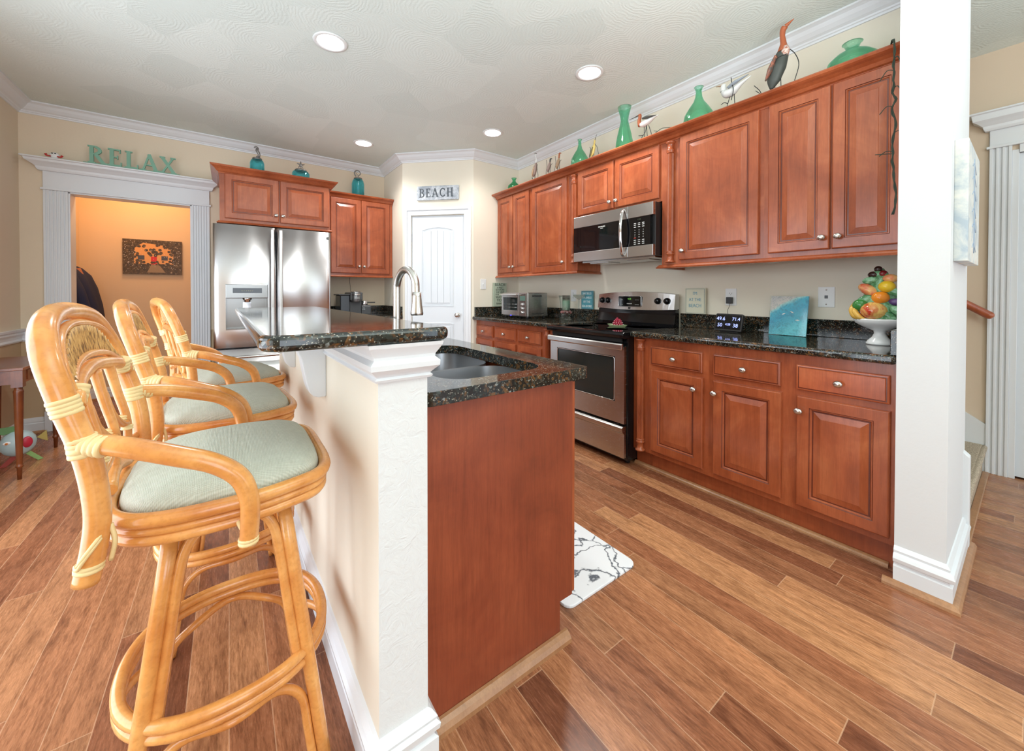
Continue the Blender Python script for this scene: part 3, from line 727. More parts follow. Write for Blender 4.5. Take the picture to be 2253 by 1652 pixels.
# island worktop with double sink cut-out
t = thing('island_worktop','dark granite island worktop around the double sink, below the bar','worktop',(0,0,.876))
cx0,cx1,cy0,cy1 = .502,.885,.985,1.70
bmv = bmesh.new()
def rrect(x0,x1,y0,y1,r,n=6):
    P = []
    for cx,cy,a0 in ((x1-r,y0+r,-90),(x1-r,y1-r,0),(x0+r,y1-r,90),(x0+r,y0+r,180)):
        for k in range(n+1): a = radians(a0+90*k/n); P.append((cx+r*cos(a),cy+r*sin(a)))
    return P
outer = rrect(.396,1.0,.905,2.70,.022,5); inner = rrect(cx0,cx1,cy0,cy1,.09,6)
def slab_with_hole(name, outer, inner, z0, z1, mat, par):
    bm = bmesh.new()
    def loop(P, z): vs = [bm.verts.new((x,y,z)) for x,y in P]; return vs, [bm.edges.new((vs[i],vs[(i+1)%len(vs)])) for i in range(len(vs))]
    for z in (z0, z1):
        vo, eo = loop(outer,z); vi, ei = loop(inner,z)
        bmesh.ops.triangle_fill(bm, edges=eo+ei, use_beauty=True)
    bm.verts.ensure_lookup_table(); no, ni = len(outer), len(inner)
    V = bm.verts; o2 = no+ni
    for i in range(no): bm.faces.new((V[i],V[(i+1)%no],V[o2+(i+1)%no],V[o2+i]))
    for i in range(ni): bm.faces.new((V[no+(i+1)%ni],V[no+i],V[o2+no+i],V[o2+no+(i+1)%ni]))
    bmesh.ops.recalc_face_normals(bm, faces=bm.faces)
    me = bpy.data.meshes.new(name); bm.to_mesh(me); bm.free(); me.materials.append(M[mat])
    o = bpy.data.objects.new(name, me); COL.objects.link(o); o.parent = par
    b = o.modifiers.new('b','BEVEL'); b.width = .0165; b.segments = 5; b.limit_method = 'ANGLE'; b.angle_limit = radians(60)
    return o
slab_with_hole('slab', outer, inner, 0, .038, 'granite', t)
MB().box(.396,.414,.935,2.45,.0385,.158).build('backsplash','granite',t,bev=.002)
sk = thing('kitchen_sink','stainless steel double bowl sink set under the island granite','sink',(0,0,.70))
def bowl(par, y0, y1):
    m = MB(); x0, x1 = cx0-.006, cx1+.004; zt = .174
    top = rrect(x0,x1,y0,y1,.085,6); mid = rrect(x0+.008,x1-.008,y0+.008,y1-.008,.08,6); bot = rrect(x0+.035,x1-.035,y0+.035,y1-.035,.06,6)
    n = len(top); L_ = [(top,zt),(mid,.06),(rrect(x0+.014,x1-.014,y0+.014,y1-.014,.075,6),.02),(bot,.0)]
    vs = [(x,y,z) for P,z in L_ for x,y in P]; fs = []
    for j in range(3):
        for i in range(n): fs.append((j*n+i,j*n+n+i,j*n+n+(i+1)%n,j*n+(i+1)%n))
    m.add(vs, fs, True); m.add([(x,y,0) for x,y in bot],[tuple(range(n))])
    return m.build('sink_bowl','steel_sink',par)
b1 = bowl(sk,.978,1.312); b2 = bowl(sk,1.334,1.706)
m = MB(); m.box(cx0-.03,cx1+.03,1.312,1.334,.155,.166); m.build('divider','steel',sk,bev=.004)
m = MB(); 
P_o = rrect(cx0-.035,cx1+.03,.952,1.735,.1,6)
for yy in (1.14,1.52): MB().lathe([(0,.004),(.03,.004),(.042,.002),(.044,0)],((cx0+cx1)/2,yy,.001),20).build('drain','chrome',sk)
# raised bar top
P = [(x-(.022*(y-.856)/1.86 if x < .2 else 0),y) for x,y in rrect(.044,.452,.856,2.70,.045,6)]
bt = tag(MB().poly_prism(P,1.050,1.083).build('breakfast_bar','granite',bev=.013,seg=5), 'raised dark granite bar top on the white half wall', 'worktop')
def corbel(y, label):
    m = MB(); xx = .274-.0192*(y-.89)+.0005; pts = [(xx,.815),(xx,1.049),(.150,1.049),(.152,1.030),(.163,1.000),(.178,.975),(.190,.945),(.197,.905),(.205,.860),(.213,.835),(.226,.820),(.24,.815)]
    m.prism_y(pts, y, y+.075)
    return tag(m.build('bar_bracket','trim',bev=.004), label, 'bracket', 'white brackets under the bar')
corbel(1.42,'white curved bracket under the bar, nearest the capital'); corbel(2.07,'white curved bracket under the bar, second from the near end'); corbel(2.58,'white curved bracket under the far end of the bar, toward the refrigerator')
# faucet
t = thing('kitchen_faucet','brushed nickel gooseneck pull-down faucet rising behind the bar top','faucet',(.478,1.335,.9145))
m = MB(); m.lathe([(0,.0),(.0205,.0),(.0205,.006),(.0175,.012),(.0155,.03),(.0155,.09),(0,.09)],(0,0,0),24).build('base','nickel',t)
dx, dy = .014,-.140
g = [(0,0,.07),(0,0,.18),(0,0,.262)]
for k in range(1,9):
    a = pi*k/9*1.02; rr = .5
    g.append((dx*rr*(1-cos(a)), dy*rr*(1-cos(a)), .262+.070*sin(a)))
g.append((dx*.98,dy*1.0,.245)); 
MB().tube(g,.0125,16,sub=6).build('gooseneck','nickel',t)
MB().lathe([(0,.256),(.0135,.256),(.0145,.238),(.0165,.215),(.0200,.192),(.0205,.184),(.019,.180),(0,.180)],(dx*1.05,dy*1.04,0),24).build('spray_head','nickel',t)
MB().tube([(.0,.0,.05),(-.0,.03,.06),(-.0,.075,.085)],.006,10).build('lever','nickel',t)
# mat
P = rrect(.995,1.405,1.0,2.2,.035,5)
tag(MB().poly_prism([(x,y) for x,y in P],.0,.012).build('floor_mat','marble',bev=.003), 'white marble patterned kitchen mat beside the island', 'mat')
# ================================================================== APPLIANCES
# refrigerator: local origin at left front floor corner, front plane y=0
t = thing('refrigerator','stainless steel side by side refrigerator with ice dispenser','refrigerator',(-.113,4.062,0))
MB().box(.012,.902,.075,.80,.02,1.745).build('cabinet_body','grey_body',t,bev=.004)
def bulged(m, x0, x1, z0, z1, hole=None, b=.016, d=.07, n=24):
    f = lambda x: b*(1-((2*x-x0-x1)/(x1-x0))**6)*1.0 - b + (-.012*(1-((2*x-x0-x1)/(x1-x0))**2))+.012-.0
    xs = [x0+(x1-x0)*i/n for i in range(n+1)]; zs = [z0,z1]
    if hole:
        xs = sorted(set([x for x in xs if not (abs(x-hole[0]) < .008 or abs(x-hole[1]) < .008)]+[hole[0],hole[1]])); zs = [z0,hole[2],hole[3],z1]
    for j in range(len(zs)-1):
        run = []
        for i in range(len(xs)-1):
            if hole and j == 1 and hole[0]-1e-6 <= xs[i] < hole[1]-1e-6: continue
            run.append(i)
        # strips share verts inside one add
        vs = []; fs = []
        for i in run:
            k = len(vs); a, c = xs[i], xs[i+1]
            vs += [(a,-f(a) if 0 else yb(a,x0,x1,b),zs[j]),(c,yb(c,x0,x1,b),zs[j]),(c,yb(c,x0,x1,b),zs[j+1]),(a,yb(a,x0,x1,b),zs[j+1])]
            fs.append((k,k+1,k+2,k+3))
        m.add(vs, fs, True)
    ya, ye = yb(x0,x0,x1,b), d
    m.add([(x0,ya,z0),(x0,ye,z0),(x0,ye,z1),(x0,ya,z1)],[(0,1,2,3)]); m.add([(x1,ya,z0),(x1,ye,z0),(x1,ye,z1),(x1,ya,z1)],[(0,1,2,3)])
    for z in (z0,z1):
        k = [(x,yb(x,x0,x1,b),z) for x in xs]+[(x1,ye,z),(x0,ye,z)]; m.add(k,[tuple(range(len(k)))])
    return m
def yb(x, x0, x1, b):
    u = abs((2*x-x0-x1)/(x1-x0)); e = 0 if u < .9 else (u-.9)/.1
    return -b*(1-u*u)+.010*e*e
hl = (.085,.390,.853,1.244)
L_ = bulged(MB(),.002,.452,.700,1.755,hl).build('left_door','steel_fridge',t)
bulged(MB(),.460,.912,.700,1.755).build('right_door','steel_fridge',t)
bulged(MB(),.002,.912,.065,.684,b=.010).build('freezer_drawer','steel_fridge',t)
m = MB(); x0,x1,z0,z1 = hl
m.box(x0,x1,-.018,.02,1.125,z1)                      # control panel block
M['steel_dark'] = m_steel('dark_stainless_steel', (.27,.27,.26), .25, (2,2,90)); m.build('dispenser_panel','steel_dark',L_,bev=.004)
m = MB(); m.box(x0+.05,x1-.045,-.0195,-.0175,1.168,1.212); m.build('display','black_glass',L_)
m = MB(); text_mb('o o o o o o',.018,m,at((x0+x1)/2,-.020,1.190))
m.build('display_icons',C('dim_icon',150,150,120),L_)
m = MB(); m.box(x0,x0+.004,-.015,.062,z0,1.126); m.box(x1-.004,x1,-.015,.062,z0,1.126); m.box(x0,x1,.058,.062,z0,1.126); m.box(x0,x1,-.016,.062,z0,z0+.010)
m.build('dispenser_recess','steel_dark',L_)
MB().lathe([(0,1.126),(.034,1.126),(.034,1.112),(.024,1.106),(.024,1.094),(.014,1.088),(0,1.088)],((x0+x1)/2,.018,0),20).box((x0+x1)/2-.03,(x0+x1)/2+.03,.045,.056,.96,1.09).build('dispenser_spout','chrome',L_,label='chrome water and ice spout')
for nm, xa in (('l',.412),('r',.476)):
    m = MB(); m.prism_x([(-.052,.725),(-.058,.80),(-.060,1.22),(-.058,1.66),(-.052,1.735),(-.036,1.735),(-.040,1.66),(-.042,1.22),(-.040,.80),(-.036,.725)],xa,xa+.026)
    m.box(xa+.004,xa+.022,-.046,.0,.74,.775); m.box(xa+.004,xa+.022,-.046,.0,1.685,1.72)
    m.build('door_handle','steel',t,bev=.004)
m = MB(); m.tube([(.06,-.055,.62),(.46,-.062,.62),(.85,-.055,.62)],.013,10); m.box(.075,.10,-.05,.0,.61,.63); m.box(.81,.835,-.05,.0,.61,.63); m.build('drawer_handle','steel',t)
m = MB(); m.box(.868,.893,-.0125,-.0095,1.685,1.712); m.build('emblem','grey_body',t)
mm = MB(); text_mb('E5',.022,mm,at(.8805,-.013,1.6985)); mm.build('emblem_mark','chrome',t)
m = MB(); m.box(.02,.89,.03,.08,.0,.062); m.build('toe_grille','black_plastic',t)

# range: local x runs toward the viewer, front plane y=0 at X=2.138
t = thing('range','stainless steel electric range with black glass top','stove',(2.138,2.368,0),-R90)
WD = .748
MB().box(0,WD,.03,.64,.03,.893).build('oven_body','black_gloss',t,bev=.003)
for x in (.04,WD-.04): 
    for y in (.08,.58): MB().lathe([(0,0),(.018,0),(.018,.03),(0,.03)],(x,y,0),12).build('foot','black_plastic',t)
m = MB(); m.box(-.004,WD+.004,-.012,.60,.893,.908); m.prism_x([(-.012,.893),(-.012,.908),(-.026,.902),(-.034,.888),(-.030,.868),(-.012,.862),(.05,.862),(.05,.893)],-.004,WD+.004)
m.build('cooktop','black_glass',t,bev=.003)
for x,y,r in ((.19,.15,.105),(.56,.15,.08),(.19,.44,.08),(.56,.44,.105)):
    MB().lathe([(r-.0012,.9083),(r+.0012,.9083)],(x,y,0),40).build('burner_ring',C('dim_grey_print',70,72,74),t)
# oven door
def framed_panel(m, x0,x1,z0,z1, hx0,hx1,hz0,hz1, yf, yb_):
    m.box(x0,hx0,yf,yb_,z0,z1); m.box(hx1,x1,yf,yb_,z0,z1); m.box(hx0,hx1,yf,yb_,z0,hz0); m.box(hx0,hx1,yf,yb_,hz1,z1)
m = MB(); framed_panel(m,.008,WD-.008,.285,.808,.085,WD-.085,.425,.735,0,.028)
dr = m.build('oven_door','steel',t)
m = MB(); m.box(.083,WD-.083,.006,.02,.423,.737); m.build('oven_window','oven_glass',dr)
m = MB(); P = [(x,z) for x,z in rrect(.090,WD-.090,.430,.730,.014,3)]; m.tube([(x,-.0015,z) for x,z in P],.003,5,closed=True,lin=True); m.build('window_trim','chrome',dr)
m = MB(); m.prism_x([(-.026,.784),(-.034,.794),(-.034,.822),(-.026,.832),(-.012,.830),(-.012,.786)],.006,WD-.006); m.box(.02,.05,-.014,.002,.79,.806); m.box(WD-.05,WD-.02,-.014,.002,.79,.806); m.build('oven_handle','steel',dr,bev=.004)
m = MB(); m.prism_x([(0,.052),(0,.215),(-.020,.232),(-.024,.262),(-.010,.270),(.028,.270),(.028,.052)],.008,WD-.008); m.build('storage_drawer','steel',t,bev=.003)
MB().box(.03,WD-.03,-.001,.01,.835,.860).build('vent_gap','dark_gap',t)
# back guard
m = MB(); m.prism_x([(.56,.905),(.585,.93),(.600,1.00),(.60,1.035),(.64,1.05),(.655,1.05),(.655,.905)],.0,WD+.0); m.build('back_riser','black_gloss',t,bev=.003)
n = 16; vs = []; fs = []
for i in range(n+1):
    u = i/n; x = u*WD; bow = 1-(2*u-1)**2; yy = .585-.018*bow; zt = 1.160+.022*bow; zb = 1.040-.010*bow
    vs += [(x,yy,zb),(x,yy+.018,zt),(x,.655,zt+.002),(x,.655,zb)]
for i in range(n):
    for k in range(4): a = i*4+k; b_ = i*4+(k+1)%4; fs.append((a,b_,b_+4,a+4))
m = MB(); m.add(vs,fs,False); m.add(vs[:4],[(0,1,2,3)]); m.add(vs[-4:],[(0,1,2,3)])
cp = m.build('control_panel','steel',t,bev=.002)
yf = lambda x,z: (.585-.018*(1-(2*x/WD-1)**2))+.018*(z-1.04)/.12
for x in (.052,.118,.612,.688):
    MB().lathe([(.0,.0),(.026,0),(.026,-.006),(.021,-.010),(.019,-.024),(.015,-.027),(0,-.027)],(x,yf(x,1.11)-.001,1.108),20,'y').box(x-.004,x+.004,yf(x,1.11)-.036,yf(x,1.11)-.02,1.090,1.126).build('knob','black_gloss',cp)
m = MB(); P = rrect(.245,.470,1.058,1.145,.012,3); yy = yf(.36,1.10)-.004
m.prism_y([(x,z) for x,z in P],yy-.004,yy+.012); m.build('display','black_glass',cp)
m = MB(); m.tube([(x,yy-.004,z) for x,z in P],.0022,5,closed=True,lin=True); m.build('display_trim','chrome',cp)
m = MB(); text_mb('4:28',.020,m,at(.357,yy-.0052,1.122)); m.build('clock_digits','digit_green',cp)
m = MB()
for zz in (1.076,1.116): text_mb('- -',.022,m,at(.280,yy-.0052,zz)); text_mb('- - -',.022,m,at(.430,yy-.0052,zz))
text_mb('CLEAR OFF',.010,m,at(.357,yy-.0052,1.082)); m.build('button_marks','ink_white',cp)
m = MB(); m.box(.345,.365,yf(.36,1.05)-.002,yf(.36,1.05)+.002,1.038,1.054); m.build('emblem','black_plastic',cp)

# microwave
t = thing('microwave_oven','stainless steel over-the-range microwave with black glass door','microwave',(2.418,2.377,1.427),-R90)
MB().box(.002,.778,.03,.395,.012,.395).build('case','black_plastic',t,bev=.003)
MB().box(.06,.76,.05,.36,0,.014).box(.10,.30,.10,.25,-.006,.002).box(.48,.68,.10,.25,-.006,.002).build('vent_hood_base','steel',t)
MB().box(.002,.562,0,.03,.300,.392).build('door_top_band','steel',t,bev=.002)
MB().box(.002,.562,0,.03,.012,.090).build('door_bottom_band','steel',t,bev=.002)
dg = MB().box(.002,.562,.002,.03,.091,.299).build('door_glass','black_glass',t)
m = MB(); text_mb('FRIGIDAIRE',.014,m,at(.31,.0012,.277)); text_mb('GALLERY',.007,m,at(.31,.0012,.264)); m.build('lettering','ink_white',dg)
MB().box(.565,.776,0,.03,.300,.392).build('panel_top_band','steel',t,bev=.002)
MB().box(.565,.776,0,.03,.012,.090).build('panel_bottom_band','steel',t,bev=.002)
kp = MB().box(.565,.752,.002,.03,.091,.299).build('control_panel','black_glass',t)
m = MB(); text_mb('4:28',.016,m,at(.66,.0012,.281)); m.build('clock_digits',C('dim_lcd',52,58,30),kp)
m = MB(); T0 = m
for r_ in range(4):
    for c_ in range(3): text_mb(str(r_*3+c_+1) if r_ < 3 else ('*','0','#')[c_],.011,m,at(.625+.035*c_,.0012,.205-.017*r_))
for r_ in (.255,.243,.228,.132,.118,.104):
    for c_ in range(3): m.box(.616+.035*c_,.634+.035*c_,.0005,.0015,r_-.002,r_+.002)
m.build('keypad_marks','ink_white',kp)
m = MB(); m.box(.616,.634,.0003,.0012,.146,.151); m.build('stop_mark',C('red_mark',200,60,40),kp)
m = MB(); m.tube([(.522,-.002,.375),(.524,-.024,.34),(.530,-.044,.27),(.532,-.050,.20),(.530,-.044,.13),(.524,-.024,.06),(.520,-.002,.025)],.0125,10,flat=.62); m.build('door_handle','chrome',t)

# toaster oven
t = thing('toaster_oven','stainless steel toaster oven on the left granite worktop','toaster oven',(2.345,3.370,.9145),-R90); t.scale = (1.07,1.0,1.06)
MB().box(0,.40,.018,.275,.020,.245).build('case','steel',t,bev=.006)
for x in (.03,.37):
    for y in (.04,.25): MB().lathe([(0,0),(.013,0),(.015,.022),(0,.022)],(x,y,0),12).build('foot','black_plastic',t)
m = MB(); framed_panel(m,.004,.285,.030,.238,.030,.262,.075,.200,0,.018); dd = m.build('glass_door','steel',t,bev=.002)
MB().box(.029,.263,.006,.012,.074,.201).build('window','oven_glass',dd)
m = MB(); m.prism_x([(-.040,.222),(-.034,.232),(-.004,.236),(.0,.228),(-.006,.222)],.010,.280); m.build('handle','chrome',dd,bev=.002)
m = MB()
for z in (.105,.135): m.tube([(.032,.004,z),(.260,.004,z)],.0018,5)
m.build('wire_rack','chrome',dd)
cp = MB().box(.290,.396,0,.018,.030,.238).build('control_panel','steel',t,bev=.002)
MB().box(.305,.382,-.002,0,.170,.215).build('display',C('lcd_grey_green',96,120,110,rough=.1),cp)
for z in (.135,.098,.060): MB().lathe([(0,0),(.015,0),(.013,-.014),(0,-.014)],(.343,-.001,z),16,'y').build('knob','chrome',cp)
m = MB()
for k in range(9): m.box(.4002,.4012,.075+k*.014,.084+k*.014,.205,.222)
for k in range(12): m.box(.4002,.4012,.075+k*.013,.081+k*.013,.040,.055)
m.build('side_vents','dark_gap',t)
MB().box(.15,.17,-.002,0,.0235,.028).build('blue_light',plain('lit_blue_dot',S(60,60,255),.5,emit=S(60,60,255),es=4),t)
# ================================================================== RATTAN STOOLS
def wraps(m, p, d, r, w, n=3, flat=1.0):
    p = Vector(p); d = Vector(d).normalized(); s = w/n
    for i in range(n):
        c = p+d*(-w/2+s*(i+.5)); a = c-d*s*.5; b = c+d*s*.5
        m.tube([a,a+d*s*.18,c,b-d*s*.18,b],[r+.0004,r+.0016,r+.0020,r+.0016,r+.0004],14,lin=True,flat=flat)
def make_stool(label, loc, rotz):
    t = thing('rattan_bar_stool', label, 'bar stool', loc, rotz, 'rattan bar stools along the white half wall')
    # seat rings
    half = [(.196,0),(.195,.10),(.187,.155),(.165,.192),(.12,.212),(.05,.229),(-.04,.229),(-.11,.218),(-.160,.190),(-.192,.14),(-.203,.07)]
    ring = half + [(-.203,0)] + [(x,-y) for x,y in half[::-1][:-1]]
    def rg(z, k=1.0): return [(x*k,y*k,z) for x,y in ring]
    sf = MB().tube(rg(.737),.0142,12,closed=True,sub=4).build('seat_frame','rattan',t)
    MB().tube(rg(.7145,.985),.0088,10,closed=True,sub=4).build('frame_ring','rattan',sf)
    MB().tube(rg(.696,.965),.0120,10,closed=True,sub=4).build('frame_ring','rattan',sf)
    MB().tube([(-.20,-.09,.765),(-.208,0,.778),(-.20,.09,.765)],.013,10).build('rear_rail','rattan',sf)
    # cushion
    m = MB(); n = len(ring)
    lv = [(.955,.728),(.957,.744),(.935,.761),(.87,.775),(.75,.787),(.56,.796),(.36,.801),(.16,.803)]
    CR = []
    for i in range(n):
        p0,p1,p2,p3 = [Vector(ring[(i+k)%n]) for k in (-1,0,1,2)]
        for k in range(3):
            u = k/3; CR.append(.5*((2*p1)+(p2-p0)*u+(2*p0-5*p1+4*p2-p3)*u*u+(3*p1-p0-3*p2+p3)*u**3))
    nn = len(CR); vs = []
    for k,z in lv: vs += [(q.x*k*(.97)+.001,q.y*k*.96,z) for q in CR]
    fs = [(j*nn+i,j*nn+(i+1)%nn,(j+1)*nn+(i+1)%nn,(j+1)*nn+i) for j in range(len(lv)-1) for i in range(nn)]
    vs.append((0,0,.8035)); c = len(vs)-1; k0 = (len(lv)-1)*nn
    fs += [(k0+i,k0+(i+1)%nn,c) for i in range(nn)]
    m.add(vs,fs,True); m.add([v for v in vs[:nn]],[tuple(range(nn))[::-1]])
    m.build('seat_cushion','fabric',t)
    # back: big outer arch
    arch = [(-.208,-.213,.655),(-.196,-.214,.72),(-.192,-.216,.785),(-.203,-.220,.88),(-.232,-.219,.985),(-.256,-.195,1.062),(-.272,-.13,1.112),(-.282,0,1.128)]
    arch = arch + [(x,-y,z) for x,y,z in arch[::-1][1:]]
    MB().tube(arch,[.0185]*3+[.0190]*9+[.0185]*3,14,sub=8).build('back_frame','rattan',t)
    ia = [(-.224,-.196,.985),(-.240,-.184,1.040),(-.256,-.125,1.086),(-.266,0,1.102)]; ia += [(x,-y,z) for x,y,z in ia[::-1][1:]]
    MB().tube(ia,.0085,10,sub=6).build('inner_arch','rattan',t)
    la = [(-.226,-.190,.992),(-.240,-.11,1.024),(-.246,0,1.034),(-.240,.11,1.024),(-.226,.190,.992)]
    MB().tube(la,.0078,10,sub=6).build('lower_arch','rattan',t)
    cb = [(-.220,-.206,.966),(-.224,-.186,.984),(-.236,-.11,1.000),(-.242,0,1.009),(-.236,.11,1.000),(-.224,.186,.984),(-.220,.206,.966)]
    MB().tube(cb,.0145,12,sub=6).build('crossbar','rattan',t)
    # reeds as one woven panel
    m = MB()
    for i in range(31):
        y = -.178+.356*i/30; u = y/.19
        zt = 1.100-.105*abs(u)**3-.004; zb = 1.034-.040*u*u; x = -.255+.028*u*u
        if zt-zb > .004: m.tube([(x+.006,y,zb),(x,y,(zt+zb)/2),(x-.006,y,zt)],.0052,7,sub=2)
    m.build('reed_panel','reed',t)
    # back slats and curved braces
    for y in (-.115,0,.115):
        MB().tube([(-.236,y*.95,1.00),(-.222,y,.93),(-.205,y*1.02,.85),(-.206,y*1.02,.765)],[.0105,.0092,.0085,.008],10,sub=6).build('back_slat','rattan',t)
    for y,s in ((-.115,1),(0,1)):
        MB().tube([(-.224,y+.008,.945),(-.216,y+.030*s,.895),(-.208,y+.075*s,.858),(-.204,y+.108*s,.850)],.0078,8,sub=6).build('back_brace','rattan',t)
    MB().tube([(-.206,-.02,.832),(-.206,.06,.815),(-.206,.16,.795),(-.20,.214,.790)],.0080,8,sub=6).build('back_brace','rattan',t)
    MB().tube([(-.206,.02,.832),(-.206,-.06,.815),(-.206,-.16,.795),(-.20,-.214,.790)],.0080,8,sub=6).build('back_brace','rattan',t)
    for s in (-1,1):
        a = [(-.205,s*.222,.905),(-.150,s*.248,.893),(-.085,s*.270,.870),(-.025,s*.283,.844),(.014,s*.287,.808),(.029,s*.286,.762),(.030,s*.283,.715),(.027,s*.279,.668)]
        MB().tube(a,[.0160,.0176,.0182,.0178,.0175,.0170,.0164,.0160],14,sub=7).build('armrest','rattan',t)
        m = MB(); wraps(m,(.0275,s*.2797,.678),(0,0,1),.0160,.013,2); m.tube([(.024,s*.268,.684),(.016,s*.245,.690),(.010,s*.226,.698)],.0045,6); m.build('arm_binding','bind',t); m = MB()
        wraps(m,(-.190,s*.232,.900),(-.8,-s*.45,.18),.0170,.034,4); wraps(m,(-.208,s*.220,.900),(-.12,0,1),.0190,.036,4)
        m.build('arm_binding','bind',t)
        m = MB(); wraps(m,(-.228,s*.220,.972),(-.25,0,1),.0192,.030,4); m.build('back_binding','bind',t)
        m = MB(); wraps(m,(-.224,s*.180,.984),(-.1,s*.35,-.9),.0150,.034,4); m.build('back_binding','bind',t)
        m = MB(); wraps(m,(-.203,s*.214,.683),(.1,0,1),.0186,.014,2)
        for k in range(2):
            o = .006*k
            m.tube([(-.214,s*.232,.690+o),(-.205,s*.236,.706+o),(-.190,s*.232,.728+o),(-.176,s*.214,.748+o)],.0032,6)
        m.tube([(-.176,s*.214,.750),(-.170,s*.218,.72),(-.176,s*.214,.684)],.0040,6); m.build('seat_binding','bind',t)
    for p in ((-.205,-.115,.838),(-.205,0,.838),(-.205,.115,.838),(-.213,.002,.862),(-.212,.117,.862)): m = MB(); wraps(m,p,(0,.1,1),.0098,.012,2); m.build('slat_binding','bind',t)
    # base
    MB().lathe([(0,.665),(.10,.665),(.105,.675),(.10,.687),(0,.687)],(0,0,0),24).box(-.16,.16,-.02,.02,.668,.682).box(-.02,.02,-.18,.18,.668,.682).build('swivel_plate','black_plastic',t)
    tr = [(.118*cos(a),.142*sin(a),.668) for a in [2*pi*k/16 for k in range(16)]]
    MB().tube(tr,.011,10,closed=True).build('base_top_ring','rattan',t)
    for sx in (-1,1):
        for sy in (-1,1):
            top = Vector((sx*.100,sy*.138,.672)); ft = Vector((sx*.186,sy*.180,0)); d = ft-top
            lg = MB().tube([top,top+d*.5,ft],.0150,12,sub=3).build('leg','rattan',t)
            ox = Vector((-sx*.024,0,0)); oy = Vector((0,-sy*.024,0))
            # companion poles whose heads curl inward under the seat
            pts = [top+Vector((-sx*.075,0,-.004)),top+Vector((-sx*.045,0,-.016)),top+ox+d*.10,top+ox*.95+d*.35,top+ox*.9+d*.56]
            MB().tube(pts,.0108,10,sub=6).build('leg_pole','rattan',lg)
            pts = [top+Vector((0,-sy*.075,-.004)),top+Vector((0,-sy*.045,-.016)),top+oy+d*.10,top+oy*.95+d*.35,top+oy*.9+d*.60]
            MB().tube(pts,.0108,10,sub=6).build('leg_pole','rattan',lg)
    for z,r in ((.305,.0125),(.283,.0115)):
        pts = []
        for k in range(24):
            a = 2*pi*k/24; rr = .208+.006*cos(4*a)*-1; pts.append((rr*cos(a),rr*sin(a)*1.0,z))
        MB().tube(pts,r,10,closed=True,sub=3).build('foot_ring','rattan',t)
    # inverted U poles between the feet
    f = lambda sx,sy,z: Vector((sx*(.100+.086*(.672-z)/.672),sy*(.138+.042*(.672-z)/.672),z))
    for ax in (0,1):
        for s in (-1,1):
            A = (lambda z,e: f(-1,s,z)+Vector((e,0,0))) if ax == 0 else (lambda z,e: f(s,-1,z)+Vector((0,e,0)))
            B = (lambda z,e: f(1,s,z)-Vector((e,0,0))) if ax == 0 else (lambda z,e: f(s,1,z)-Vector((0,e,0)))
            mid = Vector((0,s*.203,.262)) if ax == 0 else Vector((s*.203,0,.262))
            pts = [A(0.005,.024),A(.12,.024),A(.205,.028),A(.245,.060)+(mid-A(.245,.06))*.12,mid,B(.245,.060)+(mid-B(.245,.06))*.12,B(.205,.028),B(.12,.024),B(.005,.024)]
            MB().tube(pts,.0098,10,sub=6).build('base_hoop','rattan',t)
    return t
s1 = make_stool('rattan bar stool with pale green seat, nearest the viewer', (0,1.195,0), radians(0))
dup(s1,(-.006,1.805,0),radians(4),'rattan bar stool with pale green seat, middle one of the three at the bar')
dup(s1,(.006,2.42,0),radians(13),'rattan bar stool with pale green seat, farthest one, next to the refrigerator')
# ================================================================== LIGHT FITTINGS
for i,(x,y,lab) in enumerate(((.517,2.609,'round recessed ceiling light nearest the viewer, over the bar'),(2.074,1.886,'round recessed ceiling light right of the others, nearest the microwave'),(1.139,4.153,'round recessed ceiling light in front of the cabinet over the coffee maker'),(2.082,3.141,'round recessed ceiling light near the pantry corner'))):
    t = thing('recessed_ceiling_light',lab,'ceiling light',(x,y,CE),0,'recessed ceiling lights')
    MB().lathe([(.074,-.001),(.078,-.006),(.096,-.007),(.100,-.001)],(0,0,0),40).build('trim_ring','white_plastic',t)
    MB().lathe([(0,-.004),(.075,-.004),(.076,-.001)],(0,0,0),40).build('lens','can',t)
for X,Y,lab in ((2.68,3.32,'white puck light under the corner wall cabinet'),(2.68,2.72,'white puck light under the cabinet left of the microwave'),(2.68,.955,'white puck light under the wall cabinet by the wall end')):
    t = thing('puck_light',lab,'under-cabinet light',(X,Y,1.372))
    MB().lathe([(0,0),(.036,0),(.038,-.010),(.034,-.016),(.030,-.016)],(0,0,0),24).build('housing','white_plastic',t)
    MB().lathe([(0,-.020),(.02,-.020),(.030,-.0155)],(0,0,0),24).build('lens','lens',t)
